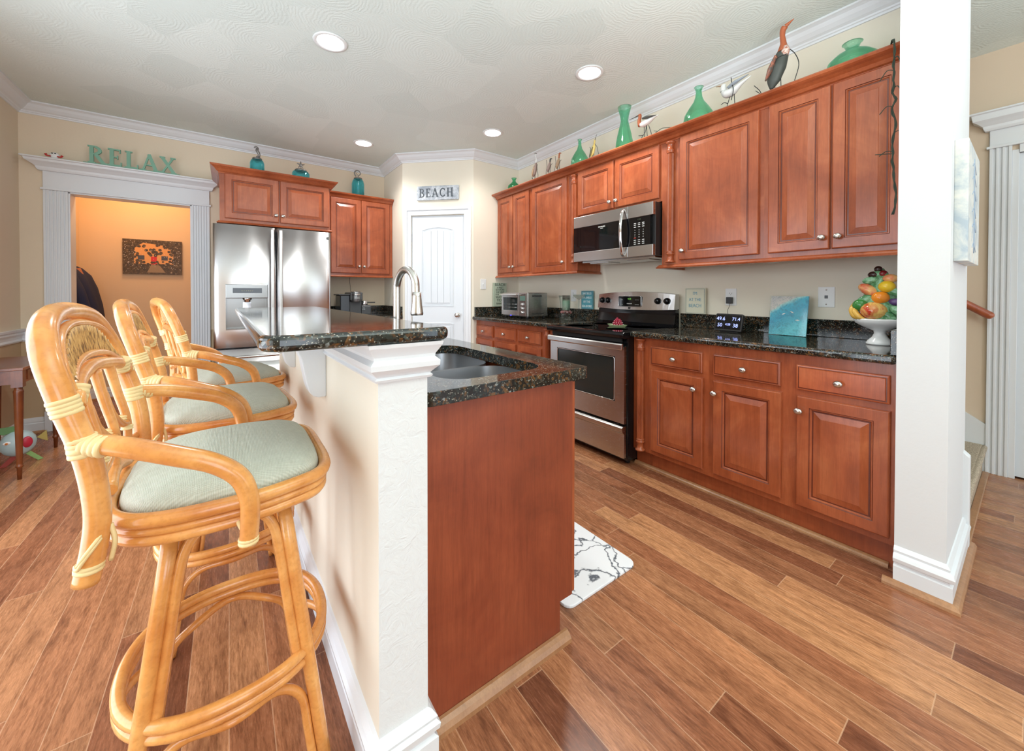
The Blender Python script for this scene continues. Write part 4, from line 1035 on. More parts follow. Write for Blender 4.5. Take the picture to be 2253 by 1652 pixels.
# ================================================================== WALL PLATES
def plate(name, label, loc, rotz, kind, w=.073, h=.117):
    t = thing(name, label, 'switch' if kind == 'switch' else 'outlet', loc, rotz)
    MB().box(-w/2,w/2,-.006,-.0003,-h/2,h/2).build('cover_plate','white_plastic',t,bev=.002)
    if kind == 'switch':
        MB().box(-.006,.006,-.016,-.004,-.004,.014).build('toggle','white_plastic',t,bev=.001)
    elif kind == 'outlet':
        for z in (.022,-.022):
            o = MB().lathe([(0,-.008),(.016,-.008),(.0165,-.005)],(0,0,0),20)
            o = MB(); o.prism_y([(x,zz+z) for x,zz in rrect(-.016,.016,-.014,.014,.008,3)],-.008,-.005); o = o.build('socket','white_plastic',t)
            m = MB().box(-.0075,-.0055,-.0085,-.0079,z-.001,z+.008).box(.0055,.0075,-.0085,-.0079,z-.001,z+.007).box(-.002,.002,-.0085,-.0079,z-.009,z-.005); m.build('slots','dark_gap',o)
    elif kind == 'phone':
        MB().box(-.008,.008,-.0075,-.005,-.008,.010).build('jack','grey_body',t)
        for z in (.042,-.042): MB().lathe([(0,-.0095),(.0045,-.008),(.005,-.005)],(0,0,0),12).build('x','nickel',t) if 0 else MB().ball((0,-.006,z),.0045).build('mounting_stud','nickel',t)
    return t
plate('light_switch','white light switch on the wall between pantry door and corner',(2.315,Y3,1.272),0,'switch')
plate('wall_outlet','white wall outlet above the clock, black charger plugged in',(W,1.252,1.143),-R90,'outlet')
plate('phone_plate','white phone jack plate on the wall left of the fruit bowl',(W,.724,1.146),-R90,'phone',.078,.118)
plate('wall_outlet','white wall outlet behind the candle glasses',(W,2.765,1.147),-R90,'outlet')
t = thing('charger','black charger plugged into the outlet above the clock, thin cord hanging','charger',(W-.009,1.252,1.118),-R90)
MB().box(-.017,.017,-.034,-.0005,-.020,.024).build('plug_body','black_plastic',t,bev=.003)
MB().tube([(0,-.022,-.018),(.002,-.024,-.04),(-.006,-.028,-.065),(.004,-.05,-.10),(.0,-.09,-.115)],.0016,6).build('cord',C('brown_cord',70,52,44),t)
# ================================================================== SERIF LETTERS
def stroke(m, a, b, w, y0, y1):
    a = Vector(a); b = Vector(b); d = (b-a).normalized(); n = Vector((-d.y,d.x))*w/2
    m.prism_y([tuple(a-n),tuple(b-n),tuple(b+n),tuple(a+n)],y0,y1)
def arcs(m, c, rx, rz, a0, a1, w, y0, y1, n=10):
    P = [(c[0]+rx*cos(radians(a0+(a1-a0)*i/n)), c[1]+rz*sin(radians(a0+(a1-a0)*i/n))) for i in range(n+1)]
    Q = [(c[0]+(rx-w)*cos(radians(a0+(a1-a0)*i/n)), c[1]+(rz-w*.8)*sin(radians(a0+(a1-a0)*i/n))) for i in range(n+1)]
    for i in range(n): m.prism_y([Q[i],P[i],P[i+1],Q[i+1]] if a1 > a0 else [P[i],Q[i],Q[i+1],P[i+1]],y0,y1)
def letter(m, ch, x, z, h, y0, y1, bold=.17):
    w = h*bold; s = h*.07; X = lambda u: x+u*h; Z = lambda v: z+v*h
    def stem(u, v0=0, v1=1): m.box(X(u)-w/2,X(u)+w/2,y0,y1,Z(v0),Z(v1))
    def ser(u, v, k=.16): m.box(X(u-k),X(u+k),y0,y1,Z(v) if v < .5 else Z(v)-s,Z(v)+s if v < .5 else Z(v))
    th = w*.55
    if ch in 'RPB':
        stem(.2); ser(.2,0); m.box(X(.04),X(.3),y0,y1,Z(1)-s,Z(1))
        arcs(m,(X(.34),Z(.75)),.27*h,.25*h,-90,90,w*.9,y0,y1); m.box(X(.2),X(.35),y0,y1,Z(1)-th*.8,Z(1)); m.box(X(.2),X(.35),y0,y1,Z(.5),Z(.5)+th*.8)
        if ch == 'R': stroke(m,(X(.36),Z(.52)),(X(.68),Z(.03)),w,y0,y1); ser(.72,0,.13)
        if ch == 'B': arcs(m,(X(.36),Z(.27)),.30*h,.27*h,-90,90,w*.9,y0,y1); m.box(X(.2),X(.37),y0,y1,Z(0),Z(0)+th*.8)
        return .80 if ch == 'R' else .72
    if ch in 'EL':
        stem(.2); m.box(X(.04),X(.62),y0,y1,Z(0),Z(0)+s*1.2); m.box(X(.56),X(.62),y0,y1,Z(0),Z(.24))
        if ch == 'E':
            m.box(X(.04),X(.58),y0,y1,Z(1)-s*1.2,Z(1)); m.box(X(.52),X(.58),y0,y1,Z(.78),Z(1)); m.box(X(.2),X(.46),y0,y1,Z(.48),Z(.55)); m.box(X(.42),X(.47),y0,y1,Z(.40),Z(.63))
        else: ser(.2,1)
        return .70
    if ch == 'A':
        stroke(m,(X(.12),Z(.02)),(X(.40),Z(.99)),w*.55,y0,y1); stroke(m,(X(.38),Z(.99)),(X(.70),Z(.02)),w,y0,y1); m.box(X(.2),X(.6),y0,y1,Z(.30),Z(.37)); ser(.12,0,.12); ser(.70,0,.13)
        return .84
    if ch == 'X':
        stroke(m,(X(.12),Z(.97)),(X(.68),Z(.03)),w,y0,y1); stroke(m,(X(.14),Z(.03)),(X(.64),Z(.97)),w*.55,y0,y1)
        for u,v in ((.12,0),(.68,0),(.14,1),(.64,1)): ser(u,v,.13)
        return .8
    if ch == 'C':
        arcs(m,(X(.42),Z(.5)),.36*h,.5*h,40,320,w*.9,y0,y1,16); m.box(X(.64),X(.69),y0,y1,Z(.66),Z(.96)); m.box(X(.64),X(.69),y0,y1,Z(.08),Z(.28)); return .78
    if ch == 'H':
        stem(.2); stem(.66); m.box(X(.2),X(.66),y0,y1,Z(.47),Z(.54)); [ser(u,v,.14) for u in (.2,.66) for v in (0,1)]; return .88
    return .5
t = thing('relax_sign','sage green wooden letters spelling RELAX on the doorway head','sign',(-.985,4.818,2.2855))
MB().box(-.02,.61,-.004,.02,0,.008).build('base_strip','sage',t)
x = 0
for ch in 'RELAX':
    m = MB(); m.jit = .00012; adv = letter(m,ch,x,.006,.150,-.004,.014,.17); m.build('letter','sage',t); x += adv*.150*1.02
t = thing('crab_figurine','small white ornament with red claws on the doorway head','figurine',(-1.170,4.825,2.2855)); t.scale = (.85,)*3
MB().ball((0,0,.030),.030,16,(1.15,.7,1)).build('shell','ceramic',t)
for s in (-1,1):
    m = MB(); m.tube([(s*.02,-.01,.02),(s*.045,-.015,.018),(s*.055,-.015,.034)],[.006,.007,.010],8); m.build('claw',C('red_paint',190,40,36),t)
    MB().ball((s*.010,-.022,.045),.006).build('eye','black_plastic',t)
# BEACH sign over the pantry door
t = thing('beach_sign','whitewashed wooden BEACH sign above the pantry door','sign',DG,RD)
m = MB().box(.180,.668,-.022,-.001,2.215,2.372); m.build('board','driftwood',t,bev=.002)
m = MB(); m.jit = .00002; x = .205
for ch in 'BEACH': x += letter(m,ch,x,2.246,.098,-.0245,-.021,.15)*.098*1.08
m.build('lettering','ink',t)
# small signs
def sign(name, label, loc, rotz, w, h, board, lines, ink, tilt=0, th=.012, border=None):
    t = thing(name, label, 'sign', loc, rotz)
    MB().box(0,w,-th,0,0,h).build('board', board, t, bev=.001)
    if border:
        m = MB()
        for b in ((.004,w-.004,h-.008,h-.004),(.004,w-.004,.004,.008),(.004,.008,.008,h-.008),(w-.008,w-.004,.008,h-.008)): m.box(b[0],b[1],-th-.001,-th+.001,b[2],b[3])
        m.build('border', border, t)
    m = MB()
    for tx, sz, z, sx in lines: text_mb(tx, sz, m, at(w/2,-th-.0006,z), .0014, sx=sx)
    m.build('lettering', ink, t); return t
sign('seashore_sign','small teal sign with white seashore verse, leaning left of the range',(2.7975,2.632,1.0165),-R90,.147,.176,C('teal_board',88,158,172,rough=.6),
     [('SHE SELLS',.030,.150,.86),('SEA-SHELLS',.029,.110,.80),('BY THE',.030,.070,.9),('SEA-SHORE',.029,.028,.84)],'ink_white',border=C('grey_teal_border',96,120,130))
sign('beach_plaque',"pale plaque reading I'M AT THE BEACH on the backsplash",(2.7975,1.564,1.0165),-R90,.150,.190,C('cream_board',214,212,190),
     [("I'M",.034,.150,.8),('AT THE',.034,.105,.8),('BEACH',.036,.060,.85)],C('blue_grey_letters',96,150,170),th=.018,border=C('grey_green_border',150,160,150))
sign('beach_word_board','tall grey green board of beach words behind the toaster oven',(2.432,3.667,1.0165),0,.186,.273,C('sage_board',176,188,168),
     [('BEACH',.046,.250,1.0),('SUNSET',.026,.216,1.0),('SEASHORE',.030,.192,.85),('SURF SAND',.026,.165,.85),('OCEAN AIR',.028,.138,.85),('WATER',.036,.108,1.0),('TIDE',.042,.072,1.1),('SEASHELLS',.028,.034,.8)],'ink_dark')
# picture in the utility room
t = thing('cottage_painting','dark unframed painting of a flower covered cottage with a red door','picture',(-.965,6.05,1.385))
m_ = m_mottled('painted_flower_hedge', S(58,44,26), S(96,74,42), 60, S(226,204,176))
MB().box(0,.505,-.025,0,0,.395).build('canvas',m_,t)
hp = [(.09,.12),(.43,.12),(.43,.26),(.36,.335),(.17,.36),(.10,.30)]
MB().prism_y(hp,-.0262,-.0248).build('painted_house',C('ochre_stucco',226,160,92),t)
m = MB(); m.prism_y([(.20,.02),(.36,.02),(.30,.12),(.24,.12)],-.0265,-.025); m.build('painted_path',C('path_tan',150,124,92),t)
m = MB(); m.box(.235,.285,-.0272,-.0262,.115,.205); m.build('painted_door',C('painted_red',212,36,30),t)
for x0 in (.125,.325):
    m = MB(); m.box(x0,x0+.055,-.0272,-.0262,.165,.215); m.build('painted_window',C('painted_slate',72,74,82),t)
def blobs(nm, mat, pts):
    m = MB(); m.jit = .000012
    for (x,z,r) in pts: m.prism_y([(x+r*cos(2*pi*k/7),z+r*sin(2*pi*k/7)) for k in range(7)],-.0275,-.0265)
    o = m.build(nm,mat,t); o['kind'] = 'stuff'
rr = random.Random(3)
blobs('painted_hedge',m_,[(rr.uniform(.06,.45),.12+rr.uniform(-.02,.03),rr.uniform(.008,.016)) for _ in range(26)]+[(.26+rr.uniform(-.07,.07),.235+rr.uniform(-.02,.05),.016) for _ in range(16)]+[(rr.choice((.1,.42))+rr.uniform(-.03,.03),rr.uniform(.15,.34),.014) for _ in range(34)]+[(rr.uniform(.1,.43),.34+rr.uniform(-.03,.03),.014) for _ in range(16)])
blobs('painted_blossoms',C('blossom',236,224,214),[(rr.choice((rr.uniform(.01,.11),rr.uniform(.40,.495),rr.uniform(.1,.4))),rr.uniform(.05,.385),.0026) for _ in range(150)])
# jacket hanging on the utility room wall
t = thing('jacket','navy jacket hanging just inside the utility room doorway','jacket',(-1.298,5.5,0))
m = MB(); secs = [(1.44,.05,.06,.03),(1.41,.10,.10,.05),(1.34,.20,.13,.09),(1.22,.24,.14,.14),(1.05,.25,.14,.20),(.90,.26,.13,.24),(.74,.27,.11,.19)]
vs = []; n = 28
for z,ry,rx,off in secs:
    for k in range(n):
        a = 2*pi*k/n; f = 1+.07*sin(7*a+z*5); vs.append((max(.004,off*.6+rx*cos(a)*f), ry*sin(a)*f, z))
m.add(vs,[(i*n+k,i*n+(k+1)%n,(i+1)*n+(k+1)%n,(i+1)*n+k) for i in range(len(secs)-1) for k in range(n)],True); m.add(vs[:n],[tuple(range(n))]); m.add(vs[-n:],[tuple(range(n))[::-1]])
m.build('jacket_body','navy',t)
MB().tube([(.07,-.17,1.36),(.15,-.24,1.18),(.20,-.26,.98),(.22,-.25,.80)],[.055,.055,.05,.045],12).build('sleeve','navy',t)
MB().tube([(.12,-.06,1.40),(.15,-.09,1.30),(.17,-.11,1.18)],[.02,.028,.02],8).build('lining','rust',t,label='rust coloured lining')
MB().tube([(.003,0,1.46),(.05,0,1.45),(.06,0,1.47)],.006,8).build('hanging_loop','nickel',t)
# ================================================================== CONSOLE TABLE AND FISH
t = thing('console_table','brown antique console table with tapered legs against the left wall','table',(-1.375,3.715,0))
TW, TL = .335, .68
MB().box(0,TW,0,TL,.685,.702).build('table_top','console_top',t,bev=.003)
m = MB().box(.015,TW-.015,.015,TL-.015,.600,.685); m.build('apron','console',t)
m = MB().box(TW-.016,TW-.010,.10,TL-.10,.612,.675); dr = m.build('drawer','console',t,bev=.002)
for y in (.20,.48):
    m = MB(); m.tube([(TW-.008,y-.03,.628),(TW+.006,y-.025,.635),(TW+.010,y,.628),(TW+.006,y+.025,.635),(TW-.008,y+.03,.648)],.003,8)
    for s in (-.03,.03): m.ball((TW-.008,y+s,.648),.007)
    m.build('drawer_pull',C('aged_brass',120,92,50,rough=.4,metal=.9),dr)
for x in (.03,TW-.03):
    for y in (.03,TL-.03):
        m = MB(); m.box(x-.024,x+.024,y-.024,y+.024,.580,.686)
        m.lathe([(0,.581),(.020,.581),(.018,.575),(.019,.563),(.022,.559),(.0235,.551),(.022,.541),(.014,.10),(.013,.092),(.017,.088),(.017,.078),(.012,.072),(.010,.0),(0,0)],(x,y,0),8)
        m.build('leg','console',t)
t = thing('fish_figurine','painted tin fish ornament under the console table','figurine',(-1.170,4.08,0),radians(20))
m = MB(); m.ball((0,0,.145),.088,20,(.95,.55,1.0)); m.build('fish_body',C('pale_blue_glaze',176,200,204,rough=.3),t)
MB().ball((.035,-.040,.150),.032,14,(.8,.35,1.2)).build('cheek_patch',C('crimson_glaze',190,44,66,rough=.3),t)
m = MB(); m.ball((-.050,-.040,.165),.015,12,(1.2,.4,.8)); e = m.build('eye','ceramic',t); MB().ball((-.052,-.048,.165),.007,10,(1,.4,1)).build('iris',C('orange_iris',200,120,50),e)
MB().prism_y([(-.085,.125),(-.125,.145),(-.125,.105)],-.012,.012).build('mouth',C('yellow_glaze',210,190,110),t)
for nm,pts,c_ in (('dorsal_fin',[(-.06,.215),(.0,.232),(.01,.262),(-.10,.268),(-.13,.29),(-.15,.27)],(96,140,90)),('tail_fin',[(.08,.16),(.125,.20),(.13,.12)],(170,150,80)),('belly_fin',[(-.03,.065),(.01,.062),(-.05,.0),(-.085,-.0)],(150,60,50)),('side_fin',[(.02,.075),(.045,.085),(.11,.004),(.085,.0)],(140,180,110))):
    MB().prism_y(pts,-.006,.006).build(nm,C(nm+'_paint',*c_),t,bev=.002)
# ================================================================== COUNTER THINGS
# weather clock
t = thing('weather_clock','black digital weather clock with blue white digits on the granite','clock',(2.655,1.280,.9145),radians(-90-6))
tilt = Matrix.Rotation(radians(-14),4,'X')
m = MB(); m.T = tilt; m.prism_y([(x,z) for x,z in rrect(0,.178,.004,.118,.008,3)],-.018,0); m.build('case','black_plastic',t,bev=.002)
m = MB(); m.T = tilt; m.box(.008,.170,-.0192,-.018,.014,.110); m.build('screen','black_glass',t)
m = MB()
for tx,sz,x,z in (('49.6',.034,.038,.083),('50',.034,.036,.040),('71.4',.030,.138,.083),('38',.034,.138,.040),('4:28',.020,.088,.046)): text_mb(tx,sz,m,tilt @ at(x,-.0195,z))
m.build('digits','digit',t)
m = MB(); m.T = tilt; m.box(.113,.1138,-.0196,-.019,.018,.106); m.box(.062,.0628,-.0196,-.019,.018,.106); m.build('divider_lines',C('dim_blue',70,80,130),t)
m = MB(); m.T = tilt; m.box(.02,.158,0,.003,.0,.03); m.build('foot_stand','black_plastic',t) if 0 else MB().prism_x([(.0,.0),(.045,.0),(.0,.06)],.03,.148).build('foot_stand','black_plastic',t)
# glass beach photo
t = thing('glass_beach_photo','frameless glass block with a turquoise aerial beach photo','picture',(2.716,.983,.9145),radians(-90-6))
def m_beach():
    m, nt, b = newmat('turquoise_sea_photo'); v = coords(nt); sx = N(nt,'ShaderNodeSeparateXYZ'); L(nt,v,sx.inputs[0])
    n = noise(nt,v,9,5,.6,1.0); n2 = noise(nt,v,34,6,.75,2)
    f = math_(nt,'ADD',math_(nt,'SUBTRACT',math_(nt,'MULTIPLY',sx.outputs[2],1.0),math_(nt,'MULTIPLY',sx.outputs[0],.55)),math_(nt,'MULTIPLY',n,.06))
    c = ramp(nt,f,[(.0,S(90,206,222)),(.10,S(20,160,196)),(.155,S(50,184,214)),(.172,S(170,220,222)),(.182,S(222,206,200)),(.24,S(212,200,200))])
    c = mix(nt,.5,c,ramp(nt,n2,[(.40,(.15,.3,.38)),(.5,(1,1,1)),(.64,(1.25,1.2,1.15))]),'MULTIPLY'); L(nt,c,b.inputs['Base Color']); b.inputs['Roughness'].default_value = .08; return m
M['beach'] = m_beach()
tl = Matrix.Rotation(radians(-8),4,'X')
m = MB(); m.T = tl; m.box(0,.198,-.002,.006,.002,.238); m.build('photo_panel','beach',t)
m = MB(); m.T = tl; m.box(-.002,.200,-.008,-.0022,.001,.240); m.build('glass_face','glass_clear',t)
m = MB(); m.T = tl
for x,z,a in ((.075,.130,.5),(.118,.142,-.5),(.150,.095,0)):
    m.prism_y([(x+.012*cos(a)-0*sin(a),z+.012*sin(a)),(x-.004*sin(a),z+.004*cos(a)),(x-.012*cos(a),z-.012*sin(a)),(x+.004*sin(a),z-.004*cos(a))],-.0026,-.0021)
m.build('boat_marks','ink_white',t)
# fruit topiary bowl
t = thing('ceramic_fruit_bowl','white footed bowl with a tall cone of glazed ceramic fruit','ornament',(2.60,.456,.9145))
MB().lathe([(0,0),(.050,0),(.052,.006),(.046,.018),(.030,.036),(.022,.055),(.024,.068),(.060,.085),(.092,.105),(.100,.122),(.100,.128),(.092,.130),(.06,.115),(0,.112)],(0,0,0),32).build('footed_bowl','ceramic',t)
def fruit(nm, c, r, sc, col, rot=0, extra=None):
    m = MB(); m.T = Matrix.Translation(c) @ Matrix.Rotation(rot,4,'X'); m.ball((0,0,0),r,14,sc); return m.build(nm,col,t)
red = m_mottled('red_yellow_apple_glaze', S(196,60,44), S(232,196,110), 18, S(210,90,60), rough=.12)
yel = C('lemon_glaze',236,196,50,rough=.15); org = C('orange_glaze',232,140,40,rough=.15); grn = m_mottled('green_leaf_glaze', S(60,120,70), S(140,190,150), 30, S(190,214,190), rough=.2)
prp = C('plum_glaze',96,70,120,rough=.15); pch = m_mottled('peach_glaze', S(214,84,70), S(238,190,120), 16, rough=.15); brn = C('dark_brown_glaze',56,34,30,rough=.15); ban = C('banana_glaze',222,176,80,rough=.2)
MB().lathe([(0,.115),(.080,.118),(.085,.14),(.075,.20),(.055,.27),(.032,.34),(.012,.375),(0,.38)],(0,0,0),20).build('cone_core',grn,t)
fruit('apple',(-.060,.012,.168),.052,(1,1,.85),red); fruit('orange',(-.055,-.010,.232),.034,(1,1,.9),org); fruit('lemon',(-.044,-.030,.285),.032,(1,1,.9),yel)
fruit('pear',(-.040,.034,.268),.032,(.9,1.5,.8),pch,.6); fruit('plum',(-.045,-.060,.212),.022,(1,1.3,.8),prp); fruit('peach',(-.03,-.040,.325),.026,(1,1.1,.8),pch)
fruit('lime',(-.055,.062,.195),.030,(.8,1.1,1.0),C('green_pepper_glaze',60,130,60,rough=.15),-.5); fruit('fig',(-.015,.006,.372),.016,(1,1,1),brn); fruit('fig',(-.02,.020,.345),.022,(1,1.1,.8),brn); fruit('fig',(-.022,-.012,.348),.020,(1,1,.9),C('wine_glaze',120,30,34,rough=.15))
fruit('apple',(.055,.02,.17),.045,(1,1,.85),red); fruit('orange',(.05,-.04,.23),.035,(1,1,.9),org); fruit('lemon',(.03,.045,.28),.03,(1,1,.9),yel); fruit('plum',(.01,-.075,.165),.032,(1,1,.9),prp)
MB().tube([(-.035,.088,.205),(-.052,.094,.17),(-.060,.080,.140),(-.068,.052,.126)],[.008,.015,.016,.006],10).build('banana',ban,t)
MB().tube([(-.030,.080,.20),(-.064,.082,.165),(-.074,.064,.138),(-.078,.040,.126)],[.007,.012,.013,.005],10).build('banana',ban,t)
for c_,r_ in (((-.072,-.040,.145),.5),((-.058,.045,.225),-.4),((-.048,-.058,.26),.3),((-.035,.03,.318),-.2),((-.070,-.07,.17),.8),((-.03,-.005,.345),.2)):
    m = MB(); m.T = Matrix.Translation(c_) @ Matrix.Rotation(r_,4,'X'); m.ball((0,0,0),.022,10,(.4,1.5,.8)); m.build('leaf',grn,t)
# candle glasses left of the range
t = thing('candle_glass','tall clear glass with a mint candle standing in red beads on a footed dish','candle holder',(2.66,2.712,.9145)); t.scale = (1.3,1.3,1.2)
MB().lathe([(0,0),(.038,0),(.042,.004),(.030,.012),(.012,.022),(.012,.030),(.030,.038),(.046,.056),(.048,.066),(.045,.066),(.028,.044),(0,.036)],(0,0,0),28).build('footed_dish','glass_clear',t)
m = MB()
for k in range(90):
    a = rr.uniform(0,2*pi); q = rr.uniform(.018,.042); m.ball((q*cos(a),q*sin(a),.052+rr.uniform(0,.016)),.0045,5)
o = m.build('beads',m_mottled('red_and_white_beads', S(170,40,44), S(214,180,176), 90, S(240,236,232)),t); o['kind'] = 'stuff'
MB().lathe([(0,.062),(.028,.062),(.030,.070),(.030,.195),(.028,.195),(.028,.072),(0,.066)],(0,0,0),28).build('glass_cylinder','glass_clear',t)
MB().lathe([(0,.074),(.0265,.074),(.0265,.150),(0,.152)],(0,0,0),28).build('candle','candle',t)
t = thing('glass_hurricane','empty clear glass hurricane behind the mint candle','vase',(2.735,2.835,.9145)); t.scale = (1.1,1.1,1.22)
MB().lathe([(0,0),(.032,0),(.030,.01),(.026,.06),(.027,.12),(.034,.165),(.042,.190),(.040,.190),(.032,.165),(.025,.12),(.024,.06),(.024,.012),(0,.010)],(0,0,0),28).build('glass_body','glass_clear',t)
t = thing('glass_pedestal_dish','clear glass pedestal dish beside the mint candle, near the teal sign','dish',(2.73,2.610,.9145)); t.scale = (1.0,1.0,1.14)
MB().lathe([(0,0),(.030,0),(.026,.008),(.007,.02),(.006,.10),(.007,.17),(.03,.182),(.056,.198),(.060,.212),(.057,.212),(.03,.190),(0,.186)],(0,0,0),32).build('glass_body','glass_clear',t)
# tray and raspberry ornament on the cooktop
t = thing('sage_tray','sage green rectangular ceramic tray on the glass cooktop','tray',(2.45,1.935,.9085),radians(-90-25))
m = MB(); w2,d2 = .080,.045
vs = [(-w2*.8,-d2*.75,0),(w2*.8,-d2*.75,0),(w2*.8,d2*.75,0),(-w2*.8,d2*.75,0),(-w2,-d2,.016),(w2,-d2,.016),(w2,d2,.016),(-w2,d2,.016),(-w2*.94,-d2*.9,.016),(w2*.94,-d2*.9,.016),(w2*.94,d2*.9,.016),(-w2*.94,d2*.9,.016),(-w2*.76,-d2*.7,.004),(w2*.76,-d2*.7,.004),(w2*.76,d2*.7,.004),(-w2*.76,d2*.7,.004)]
fs = [(3,2,1,0),(12,13,14,15)]+[(a*4+k,a*4+(k+1)%4,a*4+4+(k+1)%4,a*4+4+k) for a in range(3) for k in range(4)]
m.add(vs,fs); m.build('tray','x' if 0 else C('sage_glaze',180,200,150,rough=.2),t)
t = thing('beaded_berry_ornament','cone of crimson berries with white dots on the sage tray','ornament',(2.452,1.93,.9127))
m = MB(); core = C('crimson_berry',150,20,52,rough=.3)
MB().lathe([(0,0),(.031,0),(.031,.012),(.024,.034),(.011,.048),(0,.052)],(0,0,0),20).build('core',core,t)
k = 0; m = MB(); m2 = MB()
for z,r,n in ((.008,.035,13),(.022,.031,12),(.036,.024,9),(.048,.015,6),(.058,.003,1)):
    for i in range(n):
        a = 2*pi*i/n+z*40; c_ = (r*cos(a),r*sin(a),z); m.ball(c_,.0088,8); m2.ball((c_[0]*1.19,c_[1]*1.19,c_[2]+.004),.0030,6)
o = m.build('berries',core,t); o['kind'] = 'stuff'; o = m2.build('white_dots','ink_white',t); o['kind'] = 'stuff'
# coffee maker
t = thing('coffee_maker','dark grey pod coffee maker with milk frother on the back worktop','coffee maker',(.985,4.50,.9145))
MB().box(0,.10,.02,.26,.0,.232).build('water_tank',C('smoky_plastic',52,54,58,rough=.2),t,bev=.008)
MB().box(-.02,.105,.015,.265,.232,.245).build('tank_lid','grey_body',t,bev=.004)
MB().box(.10,.235,.05,.27,0,.17).build('body','grey_body',t,bev=.010)
MB().box(.10,.235,.0,.27,.17,.265).build('brew_head','grey_body',t,bev=.012)
MB().lathe([(0,.155),(.052,.155),(.056,.165),(.056,.262),(.050,.272),(0,.274)],(.165,.03,0),28).build('pod_holder',plain('satin_grey_metal',(.25,.26,.27),.3,.8),t)
MB().lathe([(.057,.232),(.0575,.238),(.057,.244)],(.165,.03,0),28).build('chrome_band','chrome',t)
m = MB(); text_mb('KEURIG',.016,m,at(.165,-.0272,.20)); m.build('lettering','ink_white',t)
MB().box(.235,.35,.06,.22,0,.118).build('frother_base','grey_body',t,bev=.018)
MB().lathe([(0,.118),(.036,.118),(.038,.125),(.038,.165),(.035,.168),(0,.160)],(.285,.13,0),28).build('frother_cup','chrome',t)
MB().box(.322,.41,.122,.138,.140,.153).build('frother_handle','black_plastic',t,bev=.003)
for dx_,dz_ in ((-.009,0),(.009,0),(0,.014)): MB().ball((.262+dx_,.0595,.070+dz_),.0052,10,(1,.3,1)).build('button',C('pale_button',190,196,200),t)
MB().tube([(.18,.27,.20),(.19,.36,.30),(.185,.38,.40),(.19,.385,.448)],.0022,6).build('power_cord','black_plastic',t)
# ================================================================== ORNAMENTS ON TOP OF THE CABINETS
def jar(label, loc, rz, r, h, kind, sq=1):
    t = thing('glass_jar',label,'jar',loc,0,'teal glass jars with metal finials')
    MB().lathe([(0,0),(r*.92,0),(r,.008),(r,h*.72),(r*.86,h*.90),(r*.62,h),(r*.60,h),(r*.82,h*.88),(r*.94,h*.70),(r*.94,.012),(0,.008)],(0,0,0),28).build('jar_body','glass_teal',t)
    MB().lathe([(0,h-.006),(r*.66,h-.006),(r*.70,h+.004),(r*.60,h+.012),(r*.2,h+.018),(0,h+.03)],(0,0,0),24).build('lid','pewter',t)
    m = MB(); z = h+.02
    if kind == 'seahorse':
        m.tube([(-.006,0,z),(.004,0,z+.010),(.020,0,z+.022),(.012,0,z+.05),(.0,0,z+.075),(.004,0,z+.098),(-.012,0,z+.108),(-.028,0,z+.098)],[.006,.008,.011,.015,.015,.012,.011,.005],10)
        for k in range(6): m.ball((.020-.003*k,0,z+.03+.013*k),.0045,6)
        m.tube([(.020,0,z+.022),(.026,0,z+.008),(.014,0,z+.0),(.006,0,z+.008)],[.006,.005,.004,.002],8)
    elif kind == 'starfish':
        for k in range(5):
            a = pi/2+2*pi*k/5; m.tube([(0,0,z+.045),(.02*cos(a),0,z+.045+.02*sin(a)),(.042*cos(a),0,z+.045+.042*sin(a))],[.011,.008,.003],8)
        m.tube([(0,0,z-.004),(0,0,z+.045)],.004,8,lin=True)
    else:
        P = []; R = []
        for k in range(26): a = k*.42; q = .004+.0017*k*1.05; P.append((q*cos(a),0,z+.052+q*sin(a))); R.append(.0015+.00035*k)
        m.tube(P,R,8,sub=2); m.tube([(0,0,z-.004),(.01,0,z+.015)],.004,8,lin=True)
    f_ = m.build('finial','pewter',t); f_.scale = (.86,)*3; f_.location.z = (h+.02)*.14
jar('teal glass jar with a metal seahorse finial on the refrigerator cabinet',(.217,4.335,2.2865),0,.058,.140,'seahorse')
jar('squat teal glass jar with a metal starfish finial on the refrigerator cabinet',(.581,4.335,2.2865),0,.078,.100,'starfish')
jar('tall teal glass jar with a metal shell finial above the coffee maker cabinet',(1.215,4.665,2.2865),0,.068,.210,'shell')
def hollow(name, label, loc, prof, mat, group=None, th=.003, k=.82):
    t = thing(name,label,'vase',loc,0,group); t.scale.z = k
    inner = [(max(0,r-th),z) for r,z in prof[::-1]][:-1]+[(0,prof[0][1]+.004)]
    MB().lathe([(0,prof[0][1])]+prof+inner,(0,0,0),36).build('glass_body',mat,t); return t
CT = 2.2905; GV = 'green glass vessels on the cabinet tops'
hollow('green_glass_bottle','small squat green glass bottle at the pantry end of the cabinet tops',(2.545,3.413,CT),[(.05,0),(.066,.01),(.070,.05),(.064,.08),(.040,.105),(.020,.130),(.017,.150),(.026,.175),(.030,.180)],'glass_dkgreen',GV)
hollow('green_glass_bottle','teardrop green glass bottle between the small bird pair and the yellow bird',(2.545,2.428,CT),[(.06,0),(.076,.012),(.080,.05),(.074,.10),(.050,.155),(.024,.205),(.015,.245),(.013,.290),(.018,.305),(.021,.310)],'glass_green',GV)
hollow('green_glass_vase','tall hourglass green glass vase above the microwave cabinet',(2.545,1.945,CT),[(.062,0),(.070,.02),(.066,.09),(.054,.17),(.038,.25),(.029,.30),(.034,.35),(.045,.40),(.053,.435)],'glass_green',GV)
hollow('green_glass_bottle','large teardrop green glass bottle beside the white gull',(2.566,1.357,CT),[(.07,0),(.090,.012),(.095,.055),(.088,.10),(.062,.155),(.034,.205),(.022,.245),(.018,.290),(.026,.322),(.030,.326)],'glass_green',GV)
